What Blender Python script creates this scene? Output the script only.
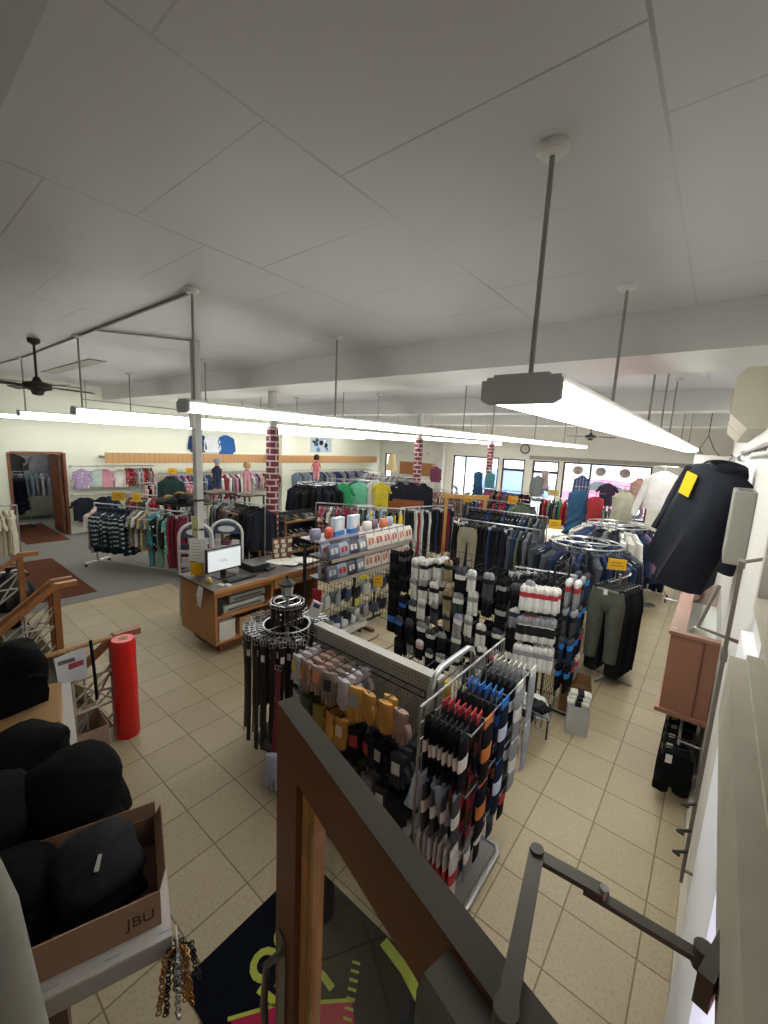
import bpy, math, random
from math import sin, cos, pi, radians, atan2, hypot
from mathutils import Vector, Matrix

for o in list(bpy.data.objects): bpy.data.objects.remove(o)
SC = bpy.context.scene
COL = SC.collection
RND = random.Random(7)

# ------------------------------------------------------------------ camera
YAW, PIT, ROL = radians(38.61), radians(9.197), radians(2.735)
CAMZ = 2.8
_f = Vector((-sin(YAW), cos(YAW), 0)); _r = Vector((cos(YAW), sin(YAW), 0)); _u = Vector((0, 0, 1))
_f2 = cos(PIT)*_f - sin(PIT)*_u; _u2 = cos(PIT)*_u + sin(PIT)*_f
_r3 = cos(ROL)*_r + sin(ROL)*_u2; _u3 = cos(ROL)*_u2 - sin(ROL)*_r
camd = bpy.data.cameras.new('camera'); cam = bpy.data.objects.new('camera', camd); COL.objects.link(cam)
mw = Matrix((( _r3.x, _u3.x, -_f2.x, 0), (_r3.y, _u3.y, -_f2.y, 0), (_r3.z, _u3.z, -_f2.z, CAMZ), (0, 0, 0, 1)))
cam.matrix_world = mw
camd.sensor_fit = 'HORIZONTAL'; camd.sensor_width = 36.0; camd.lens = 414.19/768*36
camd.clip_start = 0.02; camd.clip_end = 300
SC.camera = cam
CAMP = Vector((0, 0, CAMZ))

# ------------------------------------------------------------------ light and exposure
W = bpy.data.worlds.new('world'); SC.world = W; W.use_nodes = True
bg = W.node_tree.nodes['Background']; bg.inputs[0].default_value = (0.80, 0.88, 1.0, 1); bg.inputs[1].default_value = 5.0
sun = bpy.data.lights.new('sun', 'SUN'); sun.energy = 7.0; sun.angle = radians(2); sun.color = (1, .96, .9)
suno = bpy.data.objects.new('sun', sun); COL.objects.link(suno); suno.rotation_euler = (radians(-38), radians(12), 0); suno.location = (0, 40, 30)
TUBE = 6.2          # emission of the fluorescent diffusers
SC.view_settings.view_transform = 'Standard'; SC.view_settings.look = 'None'
SC.view_settings.gamma = 1.0; SC.view_settings.exposure = 1.22; SC.view_settings.use_curve_mapping = False

# ------------------------------------------------------------------ materials
def lin(c):
    if isinstance(c, str):
        c = tuple(int(c[i:i+2], 16)/255 for i in (0, 2, 4))
    return tuple(((x/12.92) if x <= .04045 else ((x+.055)/1.055)**2.4) for x in c[:3]) + (1.0,)

def newmat(name):
    m = bpy.data.materials.new(name); m.use_nodes = True
    nt = m.node_tree; b = nt.nodes['Principled BSDF']
    return m, nt, b, (lambda t: nt.nodes.new(t)), nt.links.new

def simple(name, col, rough=.6, metal=0.0, noise=0.0, nscale=20.0, bump=0.0, spec=.5):
    m, nt, b, N, L = newmat(name)
    b.inputs['Roughness'].default_value = rough; b.inputs['Metallic'].default_value = metal
    b.inputs['Specular IOR Level'].default_value = spec
    c = lin(col)
    b.inputs['Base Color'].default_value = c
    if noise or bump:
        tc = N('ShaderNodeTexCoord'); n = N('ShaderNodeTexNoise'); n.inputs['Scale'].default_value = nscale; n.inputs['Detail'].default_value = 3
        L(tc.outputs['Object'], n.inputs['Vector'])
        if noise:
            mr = N('ShaderNodeMapRange'); mr.inputs['To Min'].default_value = 1-noise; mr.inputs['To Max'].default_value = 1+noise
            L(n.outputs['Fac'], mr.inputs['Value'])
            mx = N('ShaderNodeVectorMath'); mx.operation = 'SCALE'; mx.inputs[0].default_value = c[:3]
            L(mr.outputs[0], mx.inputs['Scale']); L(mx.outputs[0], b.inputs['Base Color'])
        if bump:
            bp = N('ShaderNodeBump'); bp.inputs['Strength'].default_value = bump; bp.inputs['Distance'].default_value = .01
            L(n.outputs['Fac'], bp.inputs['Height']); L(bp.outputs[0], b.inputs['Normal'])
    return m

def objmat(name, rough=.8, metal=0.0, noise=.12, nscale=25.0, kind=None, spec=.3):
    """material whose colour is the object's own colour"""
    m, nt, b, N, L = newmat(name)
    b.inputs['Roughness'].default_value = rough; b.inputs['Metallic'].default_value = metal
    b.inputs['Specular IOR Level'].default_value = spec
    oi = N('ShaderNodeObjectInfo'); tc = N('ShaderNodeTexCoord')
    n = N('ShaderNodeTexNoise'); n.inputs['Detail'].default_value = 2
    mr = N('ShaderNodeMapRange')
    mx = N('ShaderNodeVectorMath'); mx.operation = 'SCALE'
    L(oi.outputs['Color'], mx.inputs[0])
    if kind is None:
        n.inputs['Scale'].default_value = nscale
        L(tc.outputs['Object'], n.inputs['Vector'])
        mr.inputs['To Min'].default_value = 1-noise; mr.inputs['To Max'].default_value = 1+noise
        L(n.outputs['Fac'], mr.inputs['Value']); L(mr.outputs[0], mx.inputs['Scale'])
        L(mx.outputs[0], b.inputs['Base Color'])
    elif kind == 'wood':
        mp = N('ShaderNodeMapping'); mp.inputs['Scale'].default_value = (3, 40, 40)
        L(tc.outputs['Object'], mp.inputs[0]); L(mp.outputs[0], n.inputs['Vector']); n.inputs['Scale'].default_value = 1.0
        mr.inputs['To Min'].default_value = .72; mr.inputs['To Max'].default_value = 1.22
        L(n.outputs['Fac'], mr.inputs['Value']); L(mr.outputs[0], mx.inputs['Scale']); L(mx.outputs[0], b.inputs['Base Color'])
    elif kind == 'plaid':
        w1 = N('ShaderNodeTexWave'); w1.bands_direction = 'X'; w1.inputs['Scale'].default_value = 3.2
        w2 = N('ShaderNodeTexWave'); w2.bands_direction = 'Z'; w2.inputs['Scale'].default_value = 4.2
        L(tc.outputs['Object'], w1.inputs['Vector']); L(tc.outputs['Object'], w2.inputs['Vector'])
        mm = N('ShaderNodeMath'); mm.operation = 'MULTIPLY'; L(w1.outputs['Fac'], mm.inputs[0]); L(w2.outputs['Fac'], mm.inputs[1])
        mix = N('ShaderNodeMix'); mix.data_type = 'RGBA'; mix.inputs['B'].default_value = lin('b9c0c4')
        L(oi.outputs['Color'], mix.inputs['A']); mp2 = N('ShaderNodeMapRange'); mp2.inputs['From Min'].default_value = .45; mp2.inputs['From Max'].default_value = .8
        L(mm.outputs[0], mp2.inputs['Value']); L(mp2.outputs[0], mix.inputs['Factor']); L(mix.outputs['Result'], b.inputs['Base Color'])
    elif kind == 'print':
        v = N('ShaderNodeTexVoronoi'); v.inputs['Scale'].default_value = 16
        L(tc.outputs['Object'], v.inputs['Vector'])
        mix = N('ShaderNodeMix'); mix.data_type = 'RGBA'
        hs = N('ShaderNodeMapRange'); hs.inputs['From Min'].default_value = .25; hs.inputs['From Max'].default_value = .32
        L(v.outputs['Distance'], hs.inputs['Value']); L(hs.outputs[0], mix.inputs['Factor'])
        L(oi.outputs['Color'], mix.inputs['B']); mix.inputs['A'].default_value = lin('d9d4c4')
        L(mix.outputs['Result'], b.inputs['Base Color'])
    elif kind == 'sign':
        mp = N('ShaderNodeMapping'); mp.inputs['Scale'].default_value = (60, 1, 1)
        L(oi.outputs['Color'], b.inputs['Base Color'])
    return m

M = {}
M['cloth'] = objmat('woven_cloth', .92, noise=.22, nscale=9, spec=.15)
M['knit'] = objmat('knit', .95, noise=.28, nscale=60, spec=.1)
M['plaid'] = objmat('plaid_cloth', .92, kind='plaid', spec=.1)
M['print'] = objmat('printed_cloth', .92, kind='print', spec=.1)
M['plastic'] = objmat('plastic', .38, noise=.05, spec=.5)
M['card'] = objmat('card_board', .8, noise=.08, nscale=14)
M['leather'] = objmat('leather', .5, noise=.2, nscale=30, spec=.4)
M['wood'] = objmat('stained_wood', .42, kind='wood', spec=.4)
M['paint'] = objmat('painted_metal', .45, noise=.05, spec=.5)
M['chrome'] = simple('chrome', 'b9bbbd', .28, .9)
M['blackwire'] = simple('black_wire', '17181a', .5, .2)
M['glass'] = None

def glass(name, tint=(1, 1, 1), mixf=.12):
    m, nt, b, N, L = newmat(name)
    nt.nodes.remove(b)
    out = nt.nodes['Material Output']
    t = N('ShaderNodeBsdfTransparent'); t.inputs[0].default_value = (*tint, 1)
    g = N('ShaderNodeBsdfGlossy'); g.inputs['Roughness'].default_value = .03
    fr = N('ShaderNodeFresnel'); fr.inputs['IOR'].default_value = 1.45
    mx = N('ShaderNodeMixShader'); ge = N('ShaderNodeNewGeometry'); iv = N('ShaderNodeMath'); iv.operation = 'SUBTRACT'; iv.inputs[0].default_value = 1; L(ge.outputs['Backfacing'], iv.inputs[1])
    ml = N('ShaderNodeMath'); ml.operation = 'MULTIPLY'; L(fr.outputs[0], ml.inputs[0]); L(iv.outputs[0], ml.inputs[1])
    L(ml.outputs[0], mx.inputs[0]); L(t.outputs[0], mx.inputs[1]); L(g.outputs[0], mx.inputs[2])
    L(mx.outputs[0], out.inputs[0])
    return m
M['glass'] = glass('window_glass', (.95, .97, .96))
M['doorglass'] = glass('door_glass', (.93, .95, .93))
M['poly'] = glass('clear_plastic', (.85, .87, .88))

def emis(name, col, s):
    m, nt, b, N, L = newmat(name)
    b.inputs['Base Color'].default_value = lin(col); b.inputs['Emission Color'].default_value = lin(col); b.inputs['Emission Strength'].default_value = s
    b.inputs['Roughness'].default_value = .5
    return m
M['tube'] = emis('lit_diffuser', 'fcfcf5', TUBE)
M['screen'] = emis('lit_screen', 'd9e0e2', .22)

def tile_material():
    m, nt, b, N, L = newmat('beige_floor_tile')
    T = .39887
    tc = N('ShaderNodeTexCoord'); mp = N('ShaderNodeMapping'); mp.vector_type = 'POINT'
    mp.inputs['Location'].default_value = (.3876/T + 40, -4.8558/T + 40, 0); mp.inputs['Scale'].default_value = (1/T, 1/T, 1)
    L(tc.outputs['Object'], mp.inputs[0])
    br = N('ShaderNodeTexBrick'); br.offset = 0; br.squash = 1; br.inputs['Scale'].default_value = 1
    br.inputs['Brick Width'].default_value = 1; br.inputs['Row Height'].default_value = 1
    br.inputs['Mortar Size'].default_value = .013; br.inputs['Mortar Smooth'].default_value = .2
    br.inputs['Color1'].default_value = lin('a99b80'); br.inputs['Color2'].default_value = lin('a19377'); br.inputs['Mortar'].default_value = lin('75684d')
    L(mp.outputs[0], br.inputs['Vector'])
    n = N('ShaderNodeTexNoise'); n.inputs['Scale'].default_value = 55; n.inputs['Detail'].default_value = 4; L(tc.outputs['Object'], n.inputs['Vector'])
    mr = N('ShaderNodeMapRange'); mr.inputs['From Min'].default_value = .38; mr.inputs['From Max'].default_value = .5; mr.inputs['To Min'].default_value = .87; mr.inputs['To Max'].default_value = 1.02
    L(n.outputs['Fac'], mr.inputs['Value'])
    n2 = N('ShaderNodeTexNoise'); n2.inputs['Scale'].default_value = 1.3; L(tc.outputs['Object'], n2.inputs['Vector'])
    mr2 = N('ShaderNodeMapRange'); mr2.inputs['To Min'].default_value = .88; mr2.inputs['To Max'].default_value = 1.1; L(n2.outputs['Fac'], mr2.inputs['Value'])
    mu = N('ShaderNodeMath'); mu.operation = 'MULTIPLY'; L(mr.outputs[0], mu.inputs[0]); L(mr2.outputs[0], mu.inputs[1])
    mx = N('ShaderNodeVectorMath'); mx.operation = 'SCALE'; L(br.outputs['Color'], mx.inputs[0]); L(mu.outputs[0], mx.inputs['Scale'])
    L(mx.outputs[0], b.inputs['Base Color']); b.inputs['Roughness'].default_value = .5; b.inputs['Specular IOR Level'].default_value = .35
    bp = N('ShaderNodeBump'); bp.inputs['Strength'].default_value = .4; bp.inputs['Distance'].default_value = .004; bp.invert = True
    L(br.outputs['Fac'], bp.inputs['Height']); L(bp.outputs[0], b.inputs['Normal'])
    return m

def ceiling_material():
    m, nt, b, N, L = newmat('white_ceiling_panel')
    tc = N('ShaderNodeTexCoord'); sp = N('ShaderNodeSeparateXYZ'); L(tc.outputs['Object'], sp.inputs[0])
    ax = N('ShaderNodeMath'); ax.operation = 'MULTIPLY_ADD'; ax.inputs[1].default_value = 1/.815; ax.inputs[2].default_value = 40 - 1.48/.815 + .5
    ay = N('ShaderNodeMath'); ay.operation = 'MULTIPLY_ADD'; ay.inputs[1].default_value = 1/1.21; ay.inputs[2].default_value = 41 + .32/1.21
    L(sp.outputs['Y'], ax.inputs[0]); L(sp.outputs['X'], ay.inputs[0])
    cb = N('ShaderNodeCombineXYZ'); L(ax.outputs[0], cb.inputs['X']); L(ay.outputs[0], cb.inputs['Y'])
    br = N('ShaderNodeTexBrick'); br.offset = .5; br.squash = 1; br.inputs['Scale'].default_value = 1
    br.inputs['Brick Width'].default_value = 1; br.inputs['Row Height'].default_value = 1
    br.inputs['Mortar Size'].default_value = .0065; br.inputs['Mortar Smooth'].default_value = .3
    L(cb.outputs[0], br.inputs['Vector'])
    n = N('ShaderNodeTexNoise'); n.inputs['Scale'].default_value = .9; L(tc.outputs['Object'], n.inputs['Vector'])
    mr = N('ShaderNodeMapRange'); mr.inputs['From Min'].default_value = .38; mr.inputs['From Max'].default_value = .62; mr.inputs['To Min'].default_value = .1; mr.inputs['To Max'].default_value = .6
    L(n.outputs['Fac'], mr.inputs['Value'])
    mu = N('ShaderNodeMath'); mu.operation = 'MULTIPLY'; L(br.outputs['Fac'], mu.inputs[0]); L(mr.outputs[0], mu.inputs[1])
    mix = N('ShaderNodeMix'); mix.data_type = 'RGBA'; mix.inputs['A'].default_value = lin('c8c8cd'); mix.inputs['B'].default_value = lin('7d7a76')
    L(mu.outputs[0], mix.inputs['Factor']); L(mix.outputs['Result'], b.inputs['Base Color'])
    b.inputs['Roughness'].default_value = .45; b.inputs['Specular IOR Level'].default_value = .3
    return m

def brick_material():
    m, nt, b, N, L = newmat('brick_pattern_wrap')
    tc = N('ShaderNodeTexCoord'); sp = N('ShaderNodeSeparateXYZ'); L(tc.outputs['Object'], sp.inputs[0])
    at = N('ShaderNodeMath'); at.operation = 'ARCTAN2'; L(sp.outputs['Y'], at.inputs[0]); L(sp.outputs['X'], at.inputs[1])
    ms = N('ShaderNodeMath'); ms.operation = 'MULTIPLY'; ms.inputs[1].default_value = .12; L(at.outputs[0], ms.inputs[0])
    cb = N('ShaderNodeCombineXYZ'); L(ms.outputs[0], cb.inputs['X']); L(sp.outputs['Z'], cb.inputs['Y'])
    br = N('ShaderNodeTexBrick'); br.inputs['Scale'].default_value = 1; br.inputs['Brick Width'].default_value = .25; br.inputs['Row Height'].default_value = .115; br.inputs['Mortar Size'].default_value = .014
    br.inputs['Color1'].default_value = lin('6d2430'); br.inputs['Color2'].default_value = lin('532028'); br.inputs['Mortar'].default_value = lin('c9b4b4')
    L(cb.outputs[0], br.inputs['Vector']); L(br.outputs['Color'], b.inputs['Base Color']); b.inputs['Roughness'].default_value = .6
    return m

def peg_material():
    m, nt, b, N, L = newmat('perforated_board')
    tc = N('ShaderNodeTexCoord'); sp = N('ShaderNodeSeparateXYZ'); L(tc.outputs['Object'], sp.inputs[0])
    cb = N('ShaderNodeCombineXYZ'); L(sp.outputs['X'], cb.inputs['X']); L(sp.outputs['Z'], cb.inputs['Y'])
    v = N('ShaderNodeTexVoronoi'); v.voronoi_dimensions = '2D'; v.inputs['Scale'].default_value = 34; v.inputs['Randomness'].default_value = 0; L(cb.outputs[0], v.inputs['Vector'])
    mr = N('ShaderNodeMapRange'); mr.inputs['From Min'].default_value = .17; mr.inputs['From Max'].default_value = .22; L(v.outputs['Distance'], mr.inputs['Value'])
    mix = N('ShaderNodeMix'); mix.data_type = 'RGBA'; mix.inputs['A'].default_value = lin('5f5e5a'); mix.inputs['B'].default_value = lin('a9a7a0')
    L(mr.outputs[0], mix.inputs['Factor']); L(mix.outputs['Result'], b.inputs['Base Color']); b.inputs['Roughness'].default_value = .6
    return m

def stripes_material(name, a, c, scale, axis='Y', rough=.5):
    m, nt, b, N, L = newmat(name)
    tc = N('ShaderNodeTexCoord'); w = N('ShaderNodeTexWave'); w.bands_direction = axis; w.inputs['Scale'].default_value = scale; w.wave_profile = 'SAW'
    L(tc.outputs['Object'], w.inputs['Vector'])
    mr = N('ShaderNodeMapRange'); mr.inputs['From Min'].default_value = .86; mr.inputs['From Max'].default_value = .95; L(w.outputs['Fac'], mr.inputs['Value'])
    mix = N('ShaderNodeMix'); mix.data_type = 'RGBA'; mix.inputs['A'].default_value = lin(a); mix.inputs['B'].default_value = lin(c)
    L(mr.outputs[0], mix.inputs['Factor']); L(mix.outputs['Result'], b.inputs['Base Color']); b.inputs['Roughness'].default_value = rough
    return m

M['tile'] = tile_material(); M['ceiling'] = ceiling_material(); M['brick'] = brick_material(); M['peg'] = peg_material()
M['wall'] = simple('cream_wall_paint', 'd9dbcb', .85, noise=.03, nscale=2)
M['whitepaint'] = simple('white_paint', 'cbc9c4', .55, noise=.05, nscale=5)
M['beam'] = simple('beam_paint', 'd2d2d0', .45, noise=.03, nscale=3)
M['carpet'] = simple('grey_carpet', '7f7d79', .98, noise=.2, nscale=120, spec=.05)
M['brownmat'] = simple('brown_mat', '5d3a2c', .98, noise=.2, nscale=200, spec=.05)
M['trimold'] = simple('worn_trim_paint', 'b0a998', .6, noise=.22, nscale=7)
M['slat'] = stripes_material('wood_slat_valance', 'b58a5c', '8d6843', 2.3, 'Y')
M['woodpanel'] = simple('brown_door_wood', '74452e', .5, noise=.12, nscale=6)
M['asphalt'] = simple('asphalt', 'a5a5a6', .9, noise=.15, nscale=30)
M['sidewalk'] = simple('sidewalk_concrete', 'bdbcb8', .9, noise=.1, nscale=8)
M['facade'] = simple('brick_facade', 'c9a79c', .9, noise=.15, nscale=3)
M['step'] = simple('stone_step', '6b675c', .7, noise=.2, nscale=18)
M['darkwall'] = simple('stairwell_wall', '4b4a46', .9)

# ------------------------------------------------------------------ mesh helpers
class MB:
    def __init__(s): s.v = []; s.f = []
    def box(s, a, b, rz=0, c=None):
        x0, y0, z0 = a; x1, y1, z1 = b; n = len(s.v)
        P = [(x0,y0,z0),(x1,y0,z0),(x1,y1,z0),(x0,y1,z0),(x0,y0,z1),(x1,y0,z1),(x1,y1,z1),(x0,y1,z1)]
        s.v += P
        for q in ((0,3,2,1),(4,5,6,7),(0,1,5,4),(1,2,6,5),(2,3,7,6),(3,0,4,7)): s.f.append(tuple(n+i for i in q))
        return s
    def loft(s, rings, cap=True):
        n0 = len(s.v); k = len(rings[0])
        for r in rings: s.v += [tuple(p) for p in r]
        for i in range(len(rings)-1):
            for j in range(k):
                a = n0+i*k+j; b = n0+i*k+(j+1) % k
                s.f.append((a, b, b+k, a+k))
        if cap:
            s.f.append(tuple(n0+j for j in reversed(range(k)))); s.f.append(tuple(n0+(len(rings)-1)*k+j for j in range(k)))
        return s
    def tube(s, pts, r, seg=6, cap=True):
        pts = [Vector(p) for p in pts]; rings = []
        rr = r if isinstance(r, (list, tuple)) else [r]*len(pts)
        up = None
        for i, p in enumerate(pts):
            t = (pts[min(i+1, len(pts)-1)]-pts[max(i-1, 0)]).normalized()
            if up is None:
                up = Vector((0, 0, 1)) if abs(t.z) < .9 else Vector((1, 0, 0))
            a = t.cross(up).normalized(); bb = a.cross(t).normalized(); up = bb
            rings.append([p+rr[i]*(cos(2*pi*j/seg)*a+sin(2*pi*j/seg)*bb) for j in range(seg)])
        return s.loft(rings, cap)
    def cyl(s, x, y, z0, z1, r, seg=16, r2=None):
        r2 = r if r2 is None else r2
        return s.loft([[(x+q*cos(2*pi*j/seg), y+q*sin(2*pi*j/seg), z) for j in range(seg)] for z, q in ((z0, r), (z1, r2))])
    def lathe(s, prof, x=0, y=0, seg=16):
        return s.loft([[(x+q*cos(2*pi*j/seg), y+q*sin(2*pi*j/seg), z) for j in range(seg)] for q, z in prof])
    def ring(s, x, y, z, R, r, seg=32, t=6):
        pts = []; n0 = len(s.v)
        for i in range(seg):
            a = 2*pi*i/seg
            for j in range(t):
                b = 2*pi*j/t
                s.v.append((x+(R+r*cos(b))*cos(a), y+(R+r*cos(b))*sin(a), z+r*sin(b)))
        for i in range(seg):
            for j in range(t):
                s.f.append((n0+i*t+j, n0+((i+1) % seg)*t+j, n0+((i+1) % seg)*t+(j+1) % t, n0+i*t+(j+1) % t))
        return s
    def mesh(s, name, mat, smooth=True):
        me = bpy.data.meshes.new(name); me.from_pydata(s.v, [], s.f); me.materials.append(mat)
        import bmesh
        bm = bmesh.new(); bm.from_mesh(me); bmesh.ops.recalc_face_normals(bm, faces=bm.faces); bm.to_mesh(me); bm.free()
        if smooth:
            me.shade_smooth()
            try: me.set_sharp_from_angle(angle=radians(42))
            except Exception: pass
        return me

def xf(mb, mat):
    mb.v = [tuple(mat @ Vector(p)) for p in mb.v]; return mb
def rotz(a): return Matrix.Rotation(a, 4, 'Z')
def T(*p): return Matrix.Translation(Vector(p))

DEFCOL = (1, 1, 1, 1)
def link(name, me, color=None, parent=None, loc=(0,0,0), rot=(0,0,0), scale=(1,1,1)):
    o = bpy.data.objects.new(name, me); COL.objects.link(o)
    if parent: o.parent = parent
    o.location = loc; o.rotation_euler = rot; o.scale = scale
    if color is not None: o.color = lin(color)
    return o
def tag(o, label, cat, group=None):
    o['label'] = label; o['category'] = cat
    if group: o['group'] = group
    return o
def empty(name, label, cat, loc=(0,0,0), rz=0, group=None):
    o = bpy.data.objects.new(name, None); COL.objects.link(o); o.location = loc; o.rotation_euler = (0,0,rz); o.empty_display_size = .05
    return tag(o, label, cat, group)
def struct(name, mb, mat, smooth=False):
    o = link(name, mb.mesh(name, mat, smooth)); o['kind'] = 'structure'; return o
def part(name, mb, mat, parent, color=None, smooth=True, loc=(0,0,0), rot=(0,0,0)):
    return link(name, mb.mesh(name, mat, smooth), color, parent, loc, rot)
def bevel(o, w=.006, seg=2):
    m = o.modifiers.new('bevel', 'BEVEL'); m.width = w; m.segments = seg; m.limit_method = 'ANGLE'; return o
def text_mesh(s, size, mat, depth=.0006, name='lettering'):
    cu = bpy.data.curves.new(name, 'FONT'); cu.body = s; cu.size = size; cu.extrude = depth; cu.align_x = 'CENTER'; cu.align_y = 'CENTER'
    ob = bpy.data.objects.new(name, cu); COL.objects.link(ob)
    me = bpy.data.meshes.new_from_object(ob); bpy.data.objects.remove(ob); me.materials.clear(); me.materials.append(mat); return me

# ================================================================== THE ROOM
XL, XR, YW, ZC = -13.45, .20, 16.4, 4.0
YN = -1.6
# floor with a stairwell hole (x -7.9..-4.2, y < 1.25)
fl = MB()
fl.box((XL, 1.25, -.35), (XR+.2, YW+.3, 0)); fl.box((-4.2, YN, -.35), (XR+.2, 1.25, 0)); fl.box((XL, YN, -.35), (-7.9, 1.25, 0))
struct('floor', fl, M['tile'])
cp = MB(); cp.box((XL, YN, 0), (-7.95, 1.25, .006)); cp.box((XL, 1.25, 0), (-7.9, 3.4, .006)); cp.box((XL, 3.4, 0), (-7.5, 10, .006))
c = struct('trim_1', cp, M['carpet']); c.name = 'floor_carpet'
struct('ceiling', MB().box((XL, YN, ZC), (XR+.3, YW+.3, ZC+.1)), M['ceiling'])
for i, (y0, y1) in enumerate(((4.2, 5.2), (9.2, 9.75), (13.6, 14.3))):
    struct('trim_%d' % (i+1), MB().box((XL, y0, 3.65), (XR+.1, y1, ZC)), M['beam'])
struct('trim_4', MB().box((XL, YN, 3.982), (XR, .44, ZC)), simple('soffit_paint', 'b3b4ba', .5))
# left wall with the opening to the back room
lw = MB(); D0, D1, DH = 2.14, 3.25, 2.2
lw.box((XL-.15, YN, 0), (XL, D0, ZC)); lw.box((XL-.15, D1, 0), (XL, YW+.3, ZC)); lw.box((XL-.15, D0, DH), (XL, D1, ZC))
struct('wall_left', lw, M['wall'])
struct('wall_near', MB().box((XL-.15, YN-.15, -2), (XR+.3, YN, ZC)), M['wall'])
# back room behind the opening
br_ = MB(); br_.box((-17.2, .6, 0), (-17.05, 5.2, 2.7)); br_.box((-17.2, .5, 0), (XL-.15, .6, 2.7)); br_.box((-17.2, 5.2, 0), (XL-.15, 5.3, 2.7))
struct('wall_backroom', br_, M['wall'])
struct('floor_backroom', MB().box((-17.2, .5, -.15), (XL, 5.3, .004)), M['carpet'])
struct('ceiling_backroom', MB().box((-17.2, .5, 2.7), (XL-.15, 5.3, 2.8)), M['ceiling'])
dt = MB(); dt.box((XL-.17, D0-.03, 0), (XL+.02, D0+.03, DH)); dt.box((XL-.17, D1-.03, 0), (XL+.02, D1+.03, DH)); dt.box((XL-.17, D0+.03, DH-.04), (XL+.02, D1-.03, DH+.02))
struct('trim_5', dt, M['woodpanel'])
d1 = link('door_1', MB().box((-14.42, 3.15, .02), (XL-.14, 3.2, 2.12)).mesh('door_1', M['woodpanel'], False)); d1['kind'] = 'structure'
part('panel', MB().box((-14.3, 3.135, .2), (-13.72, 3.15, 2.0)), simple('door_field', '83492c', .45, noise=.15, nscale=5), d1, smooth=False)
part('door_knob', MB().lathe([(.012,0),(.012,.03),(.03,.045),(.03,.07),(.01,.08)]), M['chrome'], d1, loc=(-14.32, 3.135, 1.0), rot=(pi/2, 0, 0))
# right wall, high part and the entrance recess
struct('wall_right', MB().box((XR, 1.95, 0), (XR+.15, YW+.3, ZC)).box((XR, YN, 2.9), (XR+.15, 1.95, ZC)), M['whitepaint'])

# storefront wall: piers, header, sill
sf = MB(); YS = YW
openings = [(-13.2, -12.75, .7, 2.4), (-9.3, -7.15, .6, 2.5), (-7.0, -6.05, .05, 2.48), (-5.75, -4.75, .05, 2.48), (-4.6, -1.75, .6, 2.5)]
xs = [XL] + [v for o in openings for v in o[:2]] + [XR]
for i in range(0, len(xs), 2): sf.box((xs[i], YS, 0), (xs[i+1], YS+.2, ZC))
for x0, x1, z0, z1 in openings: sf.box((x0, YS, z1), (x1, YS+.2, ZC)); sf.box((x0, YS, 0), (x1, YS+.2, z0))
struct('wall_front', sf, simple('storefront_paint', 'e2e2dc', .8))
struct('trim_6', MB().box((-5.9, YS-.03, 2.52), (XR, YS, 2.66)), stripes_material('patterned_border', '9a9890', '6f6c66', 14, 'X'))
frm = simple('dark_window_frame', '3a2f2f', .5)
for i, (x0, x1, z0, z1) in enumerate(openings):
    isd = i in (2, 3)
    nm = ('door_%d' % (i)) if isd else 'window_%d' % (i+1)
    fr = MB(); w = .06
    ys, ye = YS+.03, YS+.11
    fr.box((x0, ys, z0), (x0+w, ye, z1)); fr.box((x1-w, ys, z0), (x1, ye, z1)); fr.box((x0+w, ys, z1-w), (x1-w, ye, z1)); fr.box((x0+w, ys, z0), (x1-w, ye, z0+w))
    if isd: fr.box((x0+w, ys, 2.0), (x1-w, ye, 2.1))
    elif x1-x0 > 1.5: fr.box(((x0+x1)/2-.5, ys, z0+w), ((x0+x1)/2-.44, ye, z1-w))
    wo = struct(nm, fr, frm)
    part('pane', MB().box((x0+w, YS+.06, z0+w), (x1-w, YS+.066, z1-w)), M['glass'], wo, smooth=False)
    if isd: part('push_bar', MB().tube([(x0+.1, ys-.05, 1.05), (x1-.1, ys-.05, 1.05)], .018, 8), M['chrome'], wo)

# outside: pavement, street, facade
struct('ground_sidewalk', MB().box((-26, YW+.2, -.1), (14, 19.6, .12)), M['sidewalk'])
struct('ground_street', MB().box((-40, 19.6, -.1), (24, 34, .02)), M['asphalt'])
fa = MB().box((-40, 34, 0), (24, 35, 7))
struct('wall_across_street', fa, M['facade'])
for i in range(9):
    x = -26+i*3.6
    b = MB().box((x, 33.92, .6), (x+2.4, 33.99, 2.9)); o = struct('window_%d' % (20+i), b, simple('shop_window_%d' % i, ['b9c6d0', 'd3dadf', 'a3b0bc'][i % 3], .2))
    part('frame', MB().box((x-.1, 33.9, 2.9), (x+2.5, 33.99, 3.15)).box((x-.1, 33.9, .4), (x+2.5, 33.99, .6)), M['whitepaint'], o, smooth=False)

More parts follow.
